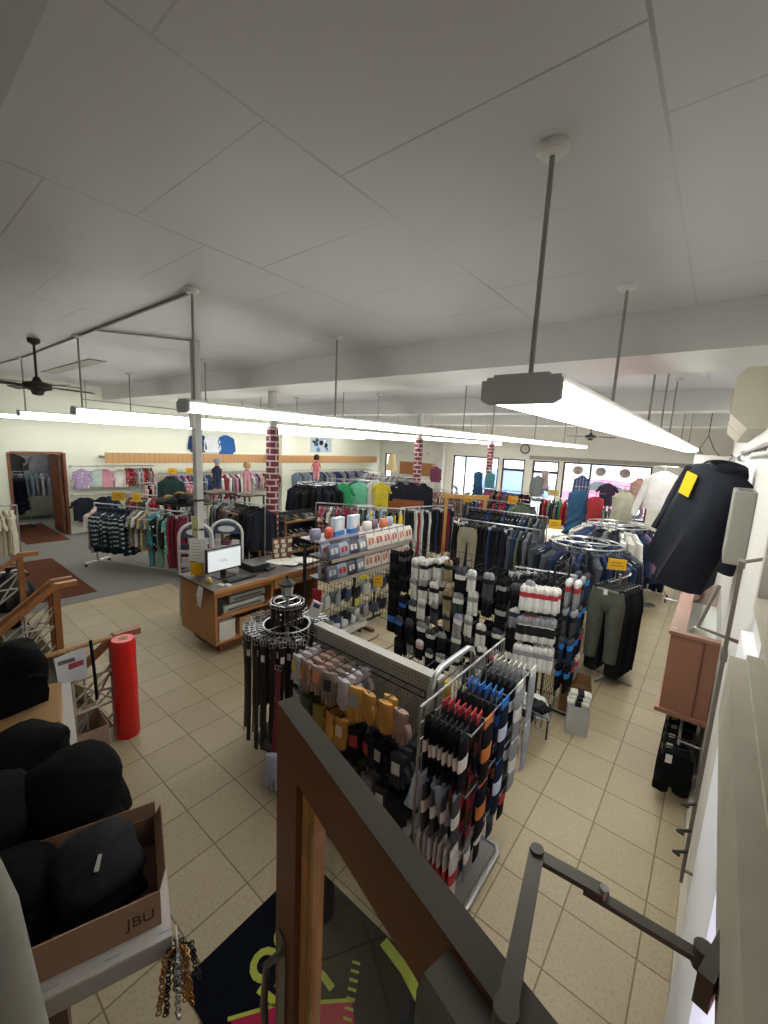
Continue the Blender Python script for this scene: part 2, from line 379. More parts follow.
def car(x, y, col, label, L=4.4, h=1.65, face=1):
    e = empty('parked_car', label, 'car', (x, y, .02)); z = .28
    prof = [(-L/2, .55), (-L/2+.05, .95), (-L*.32, 1.02), (-L*.2, h*.93), (-L*.1, h), (L*.28, h), (L*.42, 1.1), (L/2-.03, 1.0), (L/2, .55), (L/2-.1, z), (-L/2+.1, z)]
    body = MB(); rings = []
    for yy, k in ((-.88, .9), (-.84, 1), (.84, 1), (.88, .9)):
        rings.append([(face*px*(.97+.03*k), yy*(.86 if pz > 1.15 else 1), z+(pz-z)*(.96+.04*k)) for px, pz in prof])
    body.loft(rings); part('body', body, simple('car_paint_'+col, col, .25), e)
    g = simple('car_glass', '20262c', .1) if 'car_glass' not in bpy.data.materials else bpy.data.materials['car_glass']
    for sy in (-1, 1):
        gl = MB(); pts = [(-L*.27, 1.1), (-L*.17, h*.92), (-L*.0, h*.95), (L*.25, h*.95), (L*.36, 1.12)]
        gl.loft([[(face*a, sy*(.775 if b_ > 1.2 else .86), b_) for a, b_ in pts], [(face*a, sy*(.765 if b_ > 1.2 else .83), b_) for a, b_ in pts]]); part('side_window', gl, g, e)
    for sx in (-1, 1):
        for sy in (-1, 1):
            wh = MB().lathe([(.1,-.1),(.31,-.1),(.34,-.06),(.34,.06),(.31,.1),(.1,.1)], seg=20)
            o = part('wheel', wh, simple('tyre', '18181a', .8) if 'tyre' not in bpy.data.materials else bpy.data.materials['tyre'], e, loc=(sx*L*.31, sy*.8, .34), rot=(pi/2, 0, 0))
            part('hubcap', MB().lathe([(.02,.1),(.19,.1),(.17,.115),(.02,.12)], seg=14), M['chrome'], o, rot=(0 if sy < 0 else pi, 0, 0))
    return e
car(-4.1, 22.4, 'e0607c', 'pinkish red car parked outside the right shop window', face=1)
car(-9.4, 24.7, '5a6f96', 'blue car seen outside through the glass shop doors', face=-1)
car(-13.2, 22.0, 'b8bcc2', 'silver car parked outside the left shop window', face=1)
car(-2.0, 27.5, 'dfe2e4', 'white car further down the street beyond the red car', face=-1)

# ------------------------------------------------------------------ brick-wrapped poles under the beams
for (y, lab) in ((4.7, 'nearest brick-patterned pole behind the checkout counter'), (9.45, 'middle brick-patterned pole behind the navy sweatshirts'), (14.0, 'farthest brick-patterned pole in front of the shop window')):
    e = empty('brick_pole', lab, 'pole', (-6.45, y, 0), group='brick poles under the beams')
    part('shaft', MB().cyl(0, 0, 0, 3.02, .115, 20), M['brick'], e); part('plain_top', MB().cyl(0, 0, 3.02, 3.65, .085, 16), M['whitepaint'], e)
    part('collar', MB().cyl(0, 0, 0, .05, .15, 20), M['whitepaint'], e)

# grey service post behind the counter
e = empty('service_post', 'grey floor-to-ceiling service post behind the computer monitor', 'pole', (-5.42, 2.76, 0))
part('post', MB().box((-.045, -.045, 0), (.045, .045, 4.0)), simple('grey_post', 'a9aaa6', .5), e)
part('junction_box', MB().box((-.06, -.075, 2.9), (.06, -.045, 3.12)), M['whitepaint'], e)
part('clamp', MB().ring(0, 0, 1.95, .062, .012), M['blackwire'], e); part('clamp', MB().ring(0, 0, 1.55, .062, .012), M['blackwire'], e)
part('notice', MB().box((-.09, -.06, 1.45), (.09, -.052, 1.72)), M['card'], e, 'c9c7a0', False)
# conduit running on the ceiling
cd = MB().tube([(-9.65, 1.83, 3.985), (-6.6, 1.84, 3.985), (-3.62, 1.84, 3.985)], .014).tube([(-6.0, 1.84, 3.985), (-5.42, 2.7, 3.985)], .012).tube([(-13.4, 1.6, 3.985), (-9.65, 1.83, 3.985)], .012).tube([(-13.42, 1.6, 3.9), (-13.42, 3.7, 3.9), (-13.42, 3.74, 3.62), (-13.42, 6.5, 3.58)], .014)
tag(link('conduit', cd.mesh('conduit', simple('grey_conduit', '8d8d8a', .5))), 'grey electrical conduit running along the ceiling between rods', 'conduit')
tag(link('ceiling_vent', MB().box((-11.6, 2.5, 3.985), (-8.5, 2.75, 4.0)).mesh('ceiling_vent', simple('vent_grey', 'a5a59f', .6), False)), 'long flat strip vent on the ceiling at the left', 'vent')

# ------------------------------------------------------------------ hanging fluorescent rows
SEG = 1.205
def fixture_meshes(w, h):
    b = MB(); b.box((-w*.475, 0, h*.72), (w*.475, SEG, h))
    prof = [(-w/2, h*.72), (-w/2*.98, h*.3), (-w/2*.8, 0), (w/2*.8, 0), (w/2*.98, h*.3), (w/2, h*.72)]
    d = MB().loft([[(x, yy, z) for x, z in prof] for yy in (0.004, SEG-.004)])
    cpf = [(-w/2*1.03, h*.1), (-w/2*.85, -h*.06), (w/2*.85, -h*.06), (w/2*1.03, h*.1), (w/2*1.03, h*.85), (w/2*.75, h*.88), (w/2*.7, h*1.06), (-w/2*.7, h*1.06), (-w/2*.75, h*.88), (-w/2*1.03, h*.85)]
    cap = MB().loft([[(x, yy, z) for x, z in cpf] for yy in (-.02, .0)])
    brk = MB().loft([[(x*1.015, yy, z-.004) for x, z in prof] for yy in (SEG-.012, SEG+.012)])
    return b.mesh('housing', M['paint'], False), d.mesh('diffuser', M['tube'], True), cap.mesh('end_cap', M['paint'], False), brk.mesh('joint_band', M['paint'], False)
fxA = fixture_meshes(.33, .11); fxB = fixture_meshes(.2, .10)
rodm = {}
ROW = ((-.69, fxA, 'nearest right-hand light row'), (-3.62, fxB, 'light row over the counter'), (-6.6, fxB, 'third light row from the right'), (-9.65, fxB, 'fourth light row from the right'), (-12.4, fxB, 'light row nearest the left wall'))
ORD = ['first', 'second', 'third', 'fourth', 'fifth', 'sixth', 'seventh', 'eighth', 'ninth', 'tenth', 'eleventh', 'twelfth', 'thirteenth', 'fourteenth', 'fifteenth', 'sixteenth', 'seventeenth', 'eighteenth', 'nineteenth', 'twentieth']
rod = MB().tube([(0, 0, 0), (0, 0, .9)], .011, 8).mesh('rod', simple('rod_grey', '97968f', .5, .1))
rod_s = MB().tube([(0, 0, 0), (0, 0, .55)], .011, 8).mesh('rod', rod.materials[0])
can = MB().lathe([(.065, 0), (.065, -.012), (.05, -.03), (.012, -.035)], seg=20).mesh('canopy', M['paint'])
for (x, fx, lab) in ROW:
    n = 10 if x in (-.69, -9.65, -12.4) else 11
    for k in range(n):
        y = 1.74+SEG*k; zz = 3.0
        e = empty('fluorescent_light', 'lit fluorescent fixture, %s from the near end of the %s' % (ORD[k], lab), 'ceiling light', (x, y, zz), 0, 'hanging fluorescent lights')
        link('housing', fx[0], 'c9c9c4', e); link('diffuser', fx[1], None, e)
        if k == 0: link('end_cap', fx[2], 'c6c9d2', e)
        if k == n-1: link('end_cap', fx[2], 'c6c9d2', e, (0, SEG, 0), (0, 0, pi))
        else: link('joint_band', fx[3], 'b8b8ae', e)
        if k in (0, 1, 4, 5, 7, 9, 10) or (x == -.69 and k in (3,)):
            yr = y+.1 if k else y+.09
            if k == 1: yr = 3.52
            top = 4.0 if not (4.2 < yr < 5.2 or 9.2 < yr < 9.75 or 13.6 < yr < 14.3) else 3.65
            h = top-(zz+.1)
            link('rod', rod if top == 4.0 else rod_s, None, e, (0, yr-y, .1)); link('canopy', can, 'd8d8d6', e, (0, yr-y, top-zz))

# big canopy of the nearest rod is slightly larger
def ceiling_fan(x, y, label, a0):
    e = empty('ceiling_fan', label, 'ceiling fan', (x, y, 4.0)); dk = '2c211b'
    part('canopy', MB().lathe([(.075, 0), (.07, -.05), (.02, -.085)], seg=20), M['paint'], e, dk)
    part('downrod', MB().tube([(0, 0, -.07), (0, 0, -.52)], .016, 8), M['paint'], e, dk)
    part('motor', MB().lathe([(.03, -.5), (.06, -.56), (.16, -.585), (.165, -.66), (.08, -.69), (.06, -.74), (.02, -.75)], seg=24), M['paint'], e, dk)
    for k in range(4):
        a = a0+k*pi/2
        bl = MB().loft([[(.15, -.035, -.005), (.15, .035, .005), (.15, .035, .013), (.15, -.035, .003)], [(.3, -.06, -.012), (.3, .06, .012), (.3, .06, .02), (.3, -.06, -.004)], [(.68, -.075, -.016), (.68, .075, .014), (.68, .075, .022), (.68, -.075, -.008)], [(.72, -.05, -.012), (.72, .05, .01), (.72, .05, .018), (.72, -.05, -.004)]])
        part('blade', bl, M['wood'], e, '3a2a20', loc=(0, 0, -.63), rot=(0, 0, a))
ceiling_fan(-7.5, 1.57, 'dark brown ceiling fan at the far left of the store', radians(12))
ceiling_fan(-3.4, 14.75, 'dark ceiling fan near the front shop window', radians(20))

exec_placeholder = None

# ================================================================== GARMENT SHAPES (hook at the origin, hanging down, width along x)
def ell(a, b, z, k=14, cx=0, cy=0, fold=0, ph=0, e=1.0):
    out = []
    for j in range(k):
        t = 2*pi*j/k
        q = 1+fold*sin(3*t+ph)+fold*.6*sin(5*t+ph*2)
        out.append((cx+a*cos(t), cy+b*sin(t)*q, z))
    return out
def shirt_mesh(name, mat, w=.44, L=.68, sl=.52, th=.075, seed=0, flare=1.0, spread=.05, collar=False, hood=False):
    R = random.Random(seed); m = MB(); h = w/2; ph = R.random()*6
    z0 = -.10
    m.loft([ell(.055, .035, z0+.015), ell(.075, .04, z0), ell(h*.62, th*.42, z0-.035), ell(h*.93, th*.5, z0-.075), ell(h*.96, th*.62, z0-.14, fold=.1, ph=ph)] +
           [ell(h*(.95+(flare-.95)*t)+R.uniform(-.006, .006), th*(.62+.25*t), z0-.14-(L-.14)*t, fold=.12+.34*t, ph=ph+t) for t in (.2, .4, .6, .8, 1)])
    if sl > 0:
        for s in (-1, 1):
            n = 5; rings = []
            for i in range(n):
                t = i/(n-1); rw = (.075-.022*t)*(w/.44); x = s*(h*.86+spread*t + .01*sin(4*t+ph)); z = z0-.085-sl*t*.97
                rr = []
                for j in range(10):
                    a = 2*pi*j/10; rr.append((x+rw*.8*cos(a), .01*sin(5*t+ph)+rw*.55*sin(a)*(1+.25*sin(7*t+3*a)), z+.02*cos(a)*-s*(1-t)))
                rings.append(rr)
            m.loft(rings)
    if collar:
        m.loft([ell(.085, .055, z0-.02), ell(.09, .06, z0+.03), ell(.07, .045, z0+.035), ell(.06, .035, z0)])
    if hood:
        m.loft([ell(.1, .07, z0-.03), ell(.13, .11, z0+.02, cy=.02), ell(.14, .12, z0-.06, cy=.05), ell(.1, .09, z0-.16, cy=.06), ell(.05, .05, z0-.2, cy=.05)])
    return m.mesh(name, mat)
def pants_mesh(name, mat, w=.40, L=1.02, th=.07, seed=0, taper=.62, clip=True):
    R = random.Random(seed); ph = R.random()*6; m = MB(); h = w/2; z0 = -.12
    m.loft([ell(h*.86, th*.55, z0), ell(h*.87, th*.6, z0-.04), ell(h*.97, th*.75, z0-.15, fold=.08, ph=ph), ell(h, th*.72, z0-.27, fold=.1, ph=ph), ell(h*.8, th*.3, z0-.31)])
    for s in (-1, 1):
        m.loft([ell(h*.5, th*.7, z0-.2, 12, s*h*.49)] + [ell(h*(.5-.5*(1-taper)*t), th*(.72-.12*t), z0-.2-(L-.2)*t, 12, s*h*(.5+.05*t), .008*sin(6*t+ph), .14, ph+3*t+s) for t in (.15, .3, .5, .7, .85, .95, 1)])
    return m.mesh(name, mat)
def dress_mesh(name, mat, w=.42, L=1.1, seed=0, strap=False, flare=1.35):
    R = random.Random(seed); ph = R.random()*6; m = MB(); h = w/2; z0 = -.1
    m.loft([ell(.06, .03, z0), ell(h*.85, .04, z0-.05), ell(h*.9, .05, z0-.2, fold=.05), ell(h*.78, .05, z0-.38, fold=.1, ph=ph)] + [ell(h*(.8+(flare-.8)*t), .055+.04*t, z0-.38-(L-.38)*t, 18, fold=.15+.2*t, ph=ph) for t in (.25, .5, .75, 1)])
    return m.mesh(name, mat)
G = {}
for i in range(3):
    G['shirt%d' % i] = shirt_mesh('garment', M['cloth'], seed=i)
    G['tee%d' % i] = shirt_mesh('garment', M['cloth'], sl=.2, seed=10+i, spread=.09, L=.66)
    G['plaid%d' % i] = shirt_mesh('garment', M['plaid'], seed=20+i, collar=True)
    G['printtee%d' % i] = shirt_mesh('garment', M['print'], sl=.2, seed=30+i, spread=.08, L=.72)
    G['pants%d' % i] = pants_mesh('garment', M['cloth'], seed=i)
    G['jacket%d' % i] = shirt_mesh('garment', M['cloth'], w=.47, L=.74, sl=.56, th=.12, seed=40+i, collar=True)
    G['kid%d' % i] = shirt_mesh('garment', M['cloth'], w=.32, L=.42, sl=.17, th=.055, seed=50+i, spread=.06)
    G['kidprint%d' % i] = shirt_mesh('garment', M['print'], w=.32, L=.45, sl=.2, th=.055, seed=60+i, spread=.05)
    G['dress%d' % i] = dress_mesh('garment', M['cloth'], seed=i)
    G['skirtprint%d' % i] = dress_mesh('garment', M['print'], L=.85, seed=8+i)
def hanger_mesh():
    m = MB()
    m.tube([(.0, 0, -.1), (0, 0, -.03), (.012, 0, -.005), (0, 0, .012), (-.014, 0, .0)], .003, 5)
    m.tube([(-.19, 0, -.165), (-.1, 0, -.125), (0, 0, -.098), (.1, 0, -.125), (.19, 0, -.165)], .006, 6)
    m.tube([(-.19, 0, -.165), (.19, 0, -.165)], .004, 6)
    return m.mesh('hanger', M['plastic'])
def clip_hanger_mesh():
    m = MB(); m.tube([(.0, 0, -.07), (0, 0, -.03), (.012, 0, -.005), (0, 0, .012), (-.014, 0, .0)], .003, 5)
    m.tube([(-.15, 0, -.085), (.15, 0, -.085)], .006, 6)
    for s in (-1, 1): m.box((s*.14-.012, -.022, -.15), (s*.14+.012, .022, -.075))
    return m.mesh('hanger', M['plastic'])
HANG, CLIP = hanger_mesh(), clip_hanger_mesh()
TAGM = MB().box((-.022, -.002, -.07), (.022, .002, 0)).mesh('price_tag', M['card'], False)
CNAME = {}
def colname(c): return CNAME.get(c, c)
CNAME.update({'1c1d20':'black','16171a':'jet black','22252f':'dark navy','2a3350':'navy blue','3b4a73':'blue','8d9096':'grey','6a6d72':'dark grey','c9c7c0':'off-white','d8d6d0':'white','8b8574':'khaki','5b5a50':'olive','7d2b3a':'burgundy','a03a3e':'red','7a5f74':'plum','a78fb5':'lavender','c58d9a':'pink','d2a3a0':'pale pink','4f7f86':'teal','3f7a5a':'green','2c4a40':'dark green','b39c6a':'tan','d0b24a':'yellow','57604f':'sage','4a4d55':'charcoal','7f93a8':'light blue','aebfbb':'mint','a3a08e':'stone','6b4a3a':'brown','c2773f':'orange','355a7a':'denim blue','9a8a8f':'mauve'})
KIND = {'shirt':'long-sleeved shirt','tee':'t-shirt','plaid':'plaid flannel shirt','printtee':'patterned blouse','pants':'pair of trousers','jacket':'jacket','kid':"child's t-shirt",'kidprint':"child's patterned top",'dress':'dress','skirtprint':'patterned dress'}
CAT = {'shirt':'shirt','tee':'t-shirt','plaid':'shirt','printtee':'blouse','pants':'trousers','jacket':'jacket','kid':'t-shirt','kidprint':'top','dress':'dress','skirtprint':'dress'}
NM = {'shirt':'shirt','tee':'tee_shirt','plaid':'plaid_shirt','printtee':'patterned_blouse','pants':'trousers','jacket':'jacket','kid':'kids_tee_shirt','kidprint':'kids_patterned_top','dress':'dress','skirtprint':'patterned_dress'}
def garment(kind, col, loc, rz, where, group, sc=1.0, hanger=True, label=None, tagc=None, tilt=0):
    me = G[kind+str(RND.randrange(3))]
    o = link(NM[kind], me, col, None, loc, (tilt, 0, rz), (sc*RND.uniform(.96, 1.04), sc*RND.uniform(.9, 1.15), sc*RND.uniform(.95, 1.05)))
    tag(o, label or ('%s %s %s' % (colname(col), KIND[kind], where)), CAT[kind], group)
    if hanger: link('hanger', CLIP if kind == 'pants' else HANG, RND.choice(['1b1b1d', 'b9bcc0', '1b1b1d']), o)
    if tagc: link('price_tag', TAGM, tagc, o, (RND.choice((-.1, .1)), -.06, -.2))
    return o

# ------------------------------------------------------------------ racks
def straight_rack(name, label, x, y, ang, L, z, cast=False, legs='T', lower=False):
    e = empty(name, label, 'clothes rack', (x, y, 0), ang)
    part('top_bar', MB().tube([(-L/2, 0, z), (L/2, 0, z)], .014, 8), M['chrome'], e)
    for s in (-1, 1):
        part('upright', MB().tube([(s*L/2, 0, .09), (s*L/2, 0, z)], .014, 8), M['chrome'], e)
        ft = part('foot', MB().tube([(s*L/2, -.28, .085), (s*L/2, .28, .085)], .013, 8), M['chrome'], e)
        for q in (-1, 1):
            part('caster', MB().lathe([(.01,-.012),(.03,-.012),(.03,.012),(.01,.012)], seg=12), M['blackwire'], ft, loc=(s*L/2, q*.27, .036), rot=(0, pi/2, 0)) if cast else part('glide', MB().cyl(0, 0, .0, .085, .014, 8), M['blackwire'], ft, loc=(s*L/2, q*.27, 0))
    part('base_rail', MB().tube([(-L/2, 0, .1), (L/2, 0, .1)], .011, 8), M['chrome'], e)
    return e
def fill_rack(x, y, ang, L, z, n, kinds, cols, where, group, sc=1.0, sidehang=True, jitter=.12):
    for i in range(n):
        t = -L/2+.06+(L-.12)*(i+.5)/n
        k = kinds[i*len(kinds)//n] if not callable(kinds) else kinds(i)
        c = cols[(i*7+int(i*i*.37)) % len(cols)] if not isinstance(cols, str) else cols
        garment(k, c, (x+t*cos(ang), y+t*sin(ang), z+.014), ang+pi/2+RND.uniform(-jitter, jitter), where, group, sc)
def round_rack(label, x, y, z, R=.46, hooks=True):
    e = empty('round_clothes_rack', label, 'clothes rack', (x, y, 0))
    part('hang_ring', MB().ring(0, 0, z, R, .013, 40), M['chrome'], e)
    part('inner_ring', MB().ring(0, 0, z+.02, R*.62, .009, 32), M['chrome'], e)
    for k in range(4):
        a = k*pi/2+.4
        part('spoke', MB().tube([(0, 0, z), (R*cos(a), R*sin(a), z)], .009, 6), M['chrome'], e)
        part('leg', MB().tube([(0, 0, .3), (.25*cos(a), .25*sin(a), .12), (.42*cos(a), .42*sin(a), .012)], .011, 6), M['chrome'], e)
    part('post', MB().tube([(0, 0, .2), (0, 0, z+.03)], .02, 10), M['chrome'], e)
    return e
def fill_round(x, y, z, R, n, kinds, cols, where, group, sc=1.0, skip=None):
    for i in range(n):
        a = 2*pi*i/n+RND.uniform(-.03, .03)
        if skip and skip(a): continue
        garment(kinds[i % len(kinds)], cols[(i*5+i//3) % len(cols)], (x+R*cos(a), y+R*sin(a), z+.013), a+RND.uniform(-.15, .15), where, group, sc)

# ================================================================== SOCK PACKS, GLOVES, BELTS (shapes)
def sock_meshes():
    def sq(a, b, z, cx=0, cy=0):
        return ell(a, b, z, 10, cx, cy)
    body = MB(); toe = MB()
    for s in (-1, 1):
        cx = s*.027
        body.loft([sq(.024, .014, -.10, cx), sq(.031, .02, -.125, cx), sq(.032, .024, -.18, cx*1.05), sq(.031, .022, -.25, cx*1.1), sq(.033, .02, -.30, cx*1.15), sq(.026, .01, -.312, cx*1.15)])
        toe.loft([sq(.01, .01, -.018, cx*.6), sq(.026, .022, -.028, cx*.85), sq(.034, .03, -.055, cx), sq(.033, .026, -.085, cx), sq(.025, .016, -.112, cx)])
    band = MB().loft([ell(.062, .026, -.092, 16), ell(.064, .028, -.11, 16), ell(.064, .028, -.13, 16), ell(.062, .026, -.146, 16)])
    hook = MB().box((-.014, -.002, -.05), (.014, .002, .0))
    wrap = MB().loft([ell(.063, .028, -.12, 16), ell(.065, .03, -.135, 16), ell(.065, .03, -.21, 16), ell(.063, .028, -.225, 16)])
    return body.mesh('socks', M['knit']), toe.mesh('folded_toes', M['knit']), band.mesh('label_band', M['card']), hook.mesh('hang_loop', M['plastic'], False), wrap.mesh('label_band', M['card'])
SK = sock_meshes()
def thin_sock_meshes():
    body = MB().loft([ell(.052, .006, -.035, 12), ell(.056, .011, -.06, 12), ell(.05, .013, -.14, 12), ell(.045, .012, -.24, 12), ell(.05, .01, -.33, 12), ell(.046, .004, -.345, 12)])
    head = MB().box((-.045, -.0035, -.05), (.045, .0035, .012))
    band = MB().loft([ell(.0515, .0145, -.14, 12), ell(.0525, .0155, -.15, 12), ell(.05, .0155, -.205, 12), ell(.049, .0145, -.215, 12)])
    return body.mesh('socks', M['knit']), head.mesh('header_card', M['card'], False), band.mesh('label_band', M['card'])
TS = thin_sock_meshes()
def sock_pack(loc, rz, cbody, ctoe, cband, label, group, sc=1.0, wrap=False, tilt=0):
    o = link('sock_pack', SK[0], cbody, None, loc, (tilt, 0, rz), (sc, sc, sc)); tag(o, label, 'socks', group)
    link('folded_toes', SK[1], ctoe, o); link('label_band', SK[4] if wrap else SK[2], cband, o)
    return o
def thin_pack(loc, rz, cbody, chead, cband, label, group, sc=1.0, tilt=0):
    o = link('sock_pack', TS[0], cbody, None, loc, (tilt, 0, rz), (sc, sc, sc)); tag(o, label, 'socks', group)
    link('header_card', TS[1], chead, o); link('label_band', TS[2], cband, o)
    return o
def glove_mesh(seed=0):
    m = MB(); R = random.Random(seed)
    for cy, d in ((-.012, 0), (.012, .012)):
        m.loft([ell(.05, .015, -.01-d, 12, 0, cy), ell(.054, .02, -.02-d, 12, 0, cy), ell(.05, .014, -.075-d, 12, 0, cy), ell(.055, .016, -.12-d, 12, 0, cy), ell(.056, .015, -.165-d, 12, 0, cy), ell(.05, .01, -.178-d, 12, 0, cy)])
        for k, (fx, fl_) in enumerate(((-.041, .062), (-.014, .082), (.014, .078), (.041, .058))):
            m.tube([(fx, cy, -.165-d), (fx*1.06, cy-.004, -.165-d-fl_*.5), (fx*1.1, cy+R.uniform(-.008, .004), -.165-d-fl_)], [.0145, .0135, .010], 7)
        m.tube([(.045, cy, -.09-d), (.07, cy-.006, -.125-d), (.078, cy-.012, -.165-d)], [.017, .015, .011], 7)
    return m.mesh('glove_pair', M['leather']), m.mesh('glove_pair', M['knit'])
GLV = [glove_mesh(i) for i in range(2)]
CUFF = MB().loft([ell(.056, .036, -.008, 14), ell(.058, .038, -.02, 14), ell(.053, .034, -.06, 14)], False).mesh('cuff', M['knit'])
GTAG = MB().box((-.028, -.042, -.13), (.028, -.039, -.05)).mesh('paper_tag', M['card'], False)
def gloves(loc, rz, col, label, group, leather=True, tagcol=None, cuff=None, sc=1.0, tilt=0):
    o = link('work_glove_pair', RND.choice(GLV)[0 if leather else 1], col, None, loc, (tilt, 0, rz), (sc, sc, sc)); tag(o, label, 'gloves', group)
    if tagcol: link('paper_tag', GTAG, tagcol, o)
    if cuff: link('cuff', CUFF, cuff, o)
    return o

# ================================================================== SOCK WALL (grid panel facing the camera)
SWY, SWX0, SWX1 = 4.14, -2.86, -1.18
e = empty('sock_grid_panel', 'black wire grid panel packed with sock packs in the middle of the store', 'display rack', (0, SWY, 0))
g = MB()
for i in range(23): x = SWX0+(SWX1-SWX0)*i/22; g.tube([(x, 0, .1), (x, 0, 1.64)], .003, 5)
for i in range(21): z = .1+1.54*i/20; g.tube([(SWX0, 0, z), (SWX1, 0, z)], .003, 5)
part('wire_grid', g, M['blackwire'], e)
for x in (SWX0, SWX1): part('upright', MB().tube([(x, 0, 0.02), (x, 0, 1.64)], .012, 8), M['blackwire'], e); part('foot', MB().tube([(x, -.25, .012), (x, .25, .012)], .012, 8), M['blackwire'], e)
ROWZ = (1.58, 1.32, 1.06, .80, .54)
ROWN = ('top', 'second', 'third', 'fourth', 'lowest')
hk = MB().tube([(0, 0, 0), (0, -.24, 0), (0, -.26, .025)], .003, 5)
hkm = hk.mesh('peg_hook', M['blackwire'])
NC = 11
K, Wt, Gr, Dg, Cm = '17181b', 'd3d2cf', '8b8c90', '45474c', '8d8067'
grid_cols = [
 [(K,K,Dg), (Wt,Wt,Gr), (Wt,Wt,K), (Wt,Wt,K), (Cm,Cm,K), (K,Dg,Wt), (Wt,Wt,Gr), (Dg,Gr,K), (K,K,Gr), (K,Dg,K), (Wt,Gr,K)],
 [(K,K,K), (Wt,Gr,Wt), (Wt,Gr,K), (Wt,Wt,K), (Cm,Cm,K), ('39453f',Gr,Wt), (Wt,Wt,Gr), (K,Dg,K), (K,K,Gr), (Gr,Wt,'2a3350'), ('2a3350',Dg,'a03a3e')],
 [(K,K,'2f62b0'), (K,Dg,Wt), (Wt,Wt,Gr), (Dg,Gr,K), (Cm,Cm,'2a3350'), (Gr,'9a98b0',Wt), (Wt,Wt,Gr), (Wt,Wt,K), (K,Dg,Wt), (K,K,K), (K,K,Dg)],
 [(K,Dg,'2f62b0'), (K,Dg,K), (K,Gr,Wt), (K,Dg,Wt), (K,Gr,K), (Dg,Gr,Wt), (K,Dg,K), (Gr,Wt,K), (K,Gr,'b04048'), (K,Wt,K), (K,K,Wt)],
 [(K,K,K), (Gr,Dg,K), (K,Wt,'b98f8f'), (K,Dg,Wt), (K,Gr,Wt), (Wt,Wt,K), (Dg,Dg,K), (Wt,Wt,Gr), (K,Gr,K), (K,K,K), (Dg,K,Wt)]]
nameof = {K:'black', Wt:'white', Gr:'grey', Dg:'charcoal', Cm:'camouflage tan', '39453f':'dark green', '2a3350':'navy'}
r_off = (0, .03, -.02, .05, .015, -.03, .04)
for r, z in enumerate(ROWZ):
    for c_ in range(NC):
        x = SWX0+.07+(SWX1-SWX0-.14)*c_/(NC-1)
        link('peg_hook', hkm, None, e, (x, 0, z))
        cb, ct, cl = grid_cols[r][c_]
        for d in range(3):
            yy = SWY-.235+.075*d
            if d == 1 and RND.random() < .6: cb, ct, cl = K, K, Dg
            sock_pack((x+RND.uniform(-.02, .02), yy, z-.004-(.002*d)-(r_off[(r*5+c_*3) % 7])), RND.uniform(-.3, .3), cb, ct, cl, '%s sock pack, grid wall %s row, %s hook from left, %s' % (nameof[cb], ROWN[r], ORD[c_], ('front', 'middle', 'back')[d]), 'sock packs on the grid wall', RND.uniform(.82, .98), tilt=RND.uniform(-.05, .1))
# black packs hanging at the left edge of the grid wall
for i, (z, col) in enumerate(((1.5, K), (1.14, K), (.8, K))):
    for d in range(2):
        thin_pack((SWX0-.1-.06*d, SWY-.12, z), .1, col, K, K if i < 2 else '2f62b0', '%s pack at left edge of sock grid wall, %s, %s' % ('large black', ('top', 'middle', 'bottom')[i], ('inner', 'outer')[d]), 'black packs beside the sock wall', 1.05)

# end face of the sock wall (faces the right-hand aisle): white red-banded packs etc.
EX = -1.02
e = empty('sock_end_panel', 'narrow black grid end panel of sock wall facing the aisle', 'display rack', (EX-.12, 0, 0))
g = MB()
for i in range(9): y = 4.2+.56*i/8; g.tube([(0, y, .1), (0, y, 1.68)], .003, 5)
for i in range(20): z = .1+1.58*i/19; g.tube([(0, 4.2, z), (0, 4.76, z)], .003, 5)
part('wire_grid', g, M['blackwire'], e)
for y in (4.2, 4.76): part('upright', MB().tube([(0, y, .01), (0, y, 1.7)], .012, 8), M['blackwire'], e)
part('foot', MB().tube([(-.2, 4.48, .012), (.3, 4.48, .012)], .012, 8), M['blackwire'], e)
hkx = MB().tube([(0, 0, 0), (.22, 0, 0), (.235, 0, .02)], .003, 5).mesh('peg_hook', M['blackwire'])
endp = [(1.55, Wt, 'd6d2cc', 'a8323c', 'white'), (1.24, Wt, Gr, K, 'white and grey'), (.95, Wt, Wt, Gr, 'plain white')]
# front cluster of white packs, facing the camera
cl_rack = MB()
for r, (z, cb, ct, cl, nm_) in enumerate(endp):
    for i in range(4):
        x = -1.30+.08*i
        for d in range(2):
            sock_pack((x+RND.uniform(-.008, .008), 3.86+.07*d+.03*i, z), .18+RND.uniform(-.1, .1), cb, ct, cl, '%s sock pack, sock wall end, %s row, %s from left, %s' % (nm_, ('upper', 'middle', 'lower')[r], ORD[i], ('front', 'behind')[d]), 'white sock packs at the aisle end', .86, wrap=(r == 1))
    link('peg_hook', hkx, None, e, (0, 4.3, z+.003))
cols2 = [(Gr, Wt, 'a8323c'), (Dg, Gr, K), ('2a3350', Dg, '2f7fd0'), (K, K, '2f7fd0'), (K, Dg, 'a8323c')]
for r, z in enumerate((1.6, 1.3, 1.0, .7)):
    for i in range(3):
        cb, ct, cl = cols2[(r+i) % 5]
        y = 4.27+.17*i
        link('peg_hook', hkx, None, e, (0, y, z+.003))
        for d in range(2):
            sock_pack((EX+.09-.08*d, y, z), pi/2+RND.uniform(-.1, .1), cb, ct, cl, '%s sock pack facing aisle on end panel, %s row, %s from near side, %s' % ({Gr:'grey', Dg:'charcoal', K:'black', '2a3350':'navy'}[cb], ORD[r], ORD[i], ('outer', 'inner')[d]), 'sock packs facing the aisle')
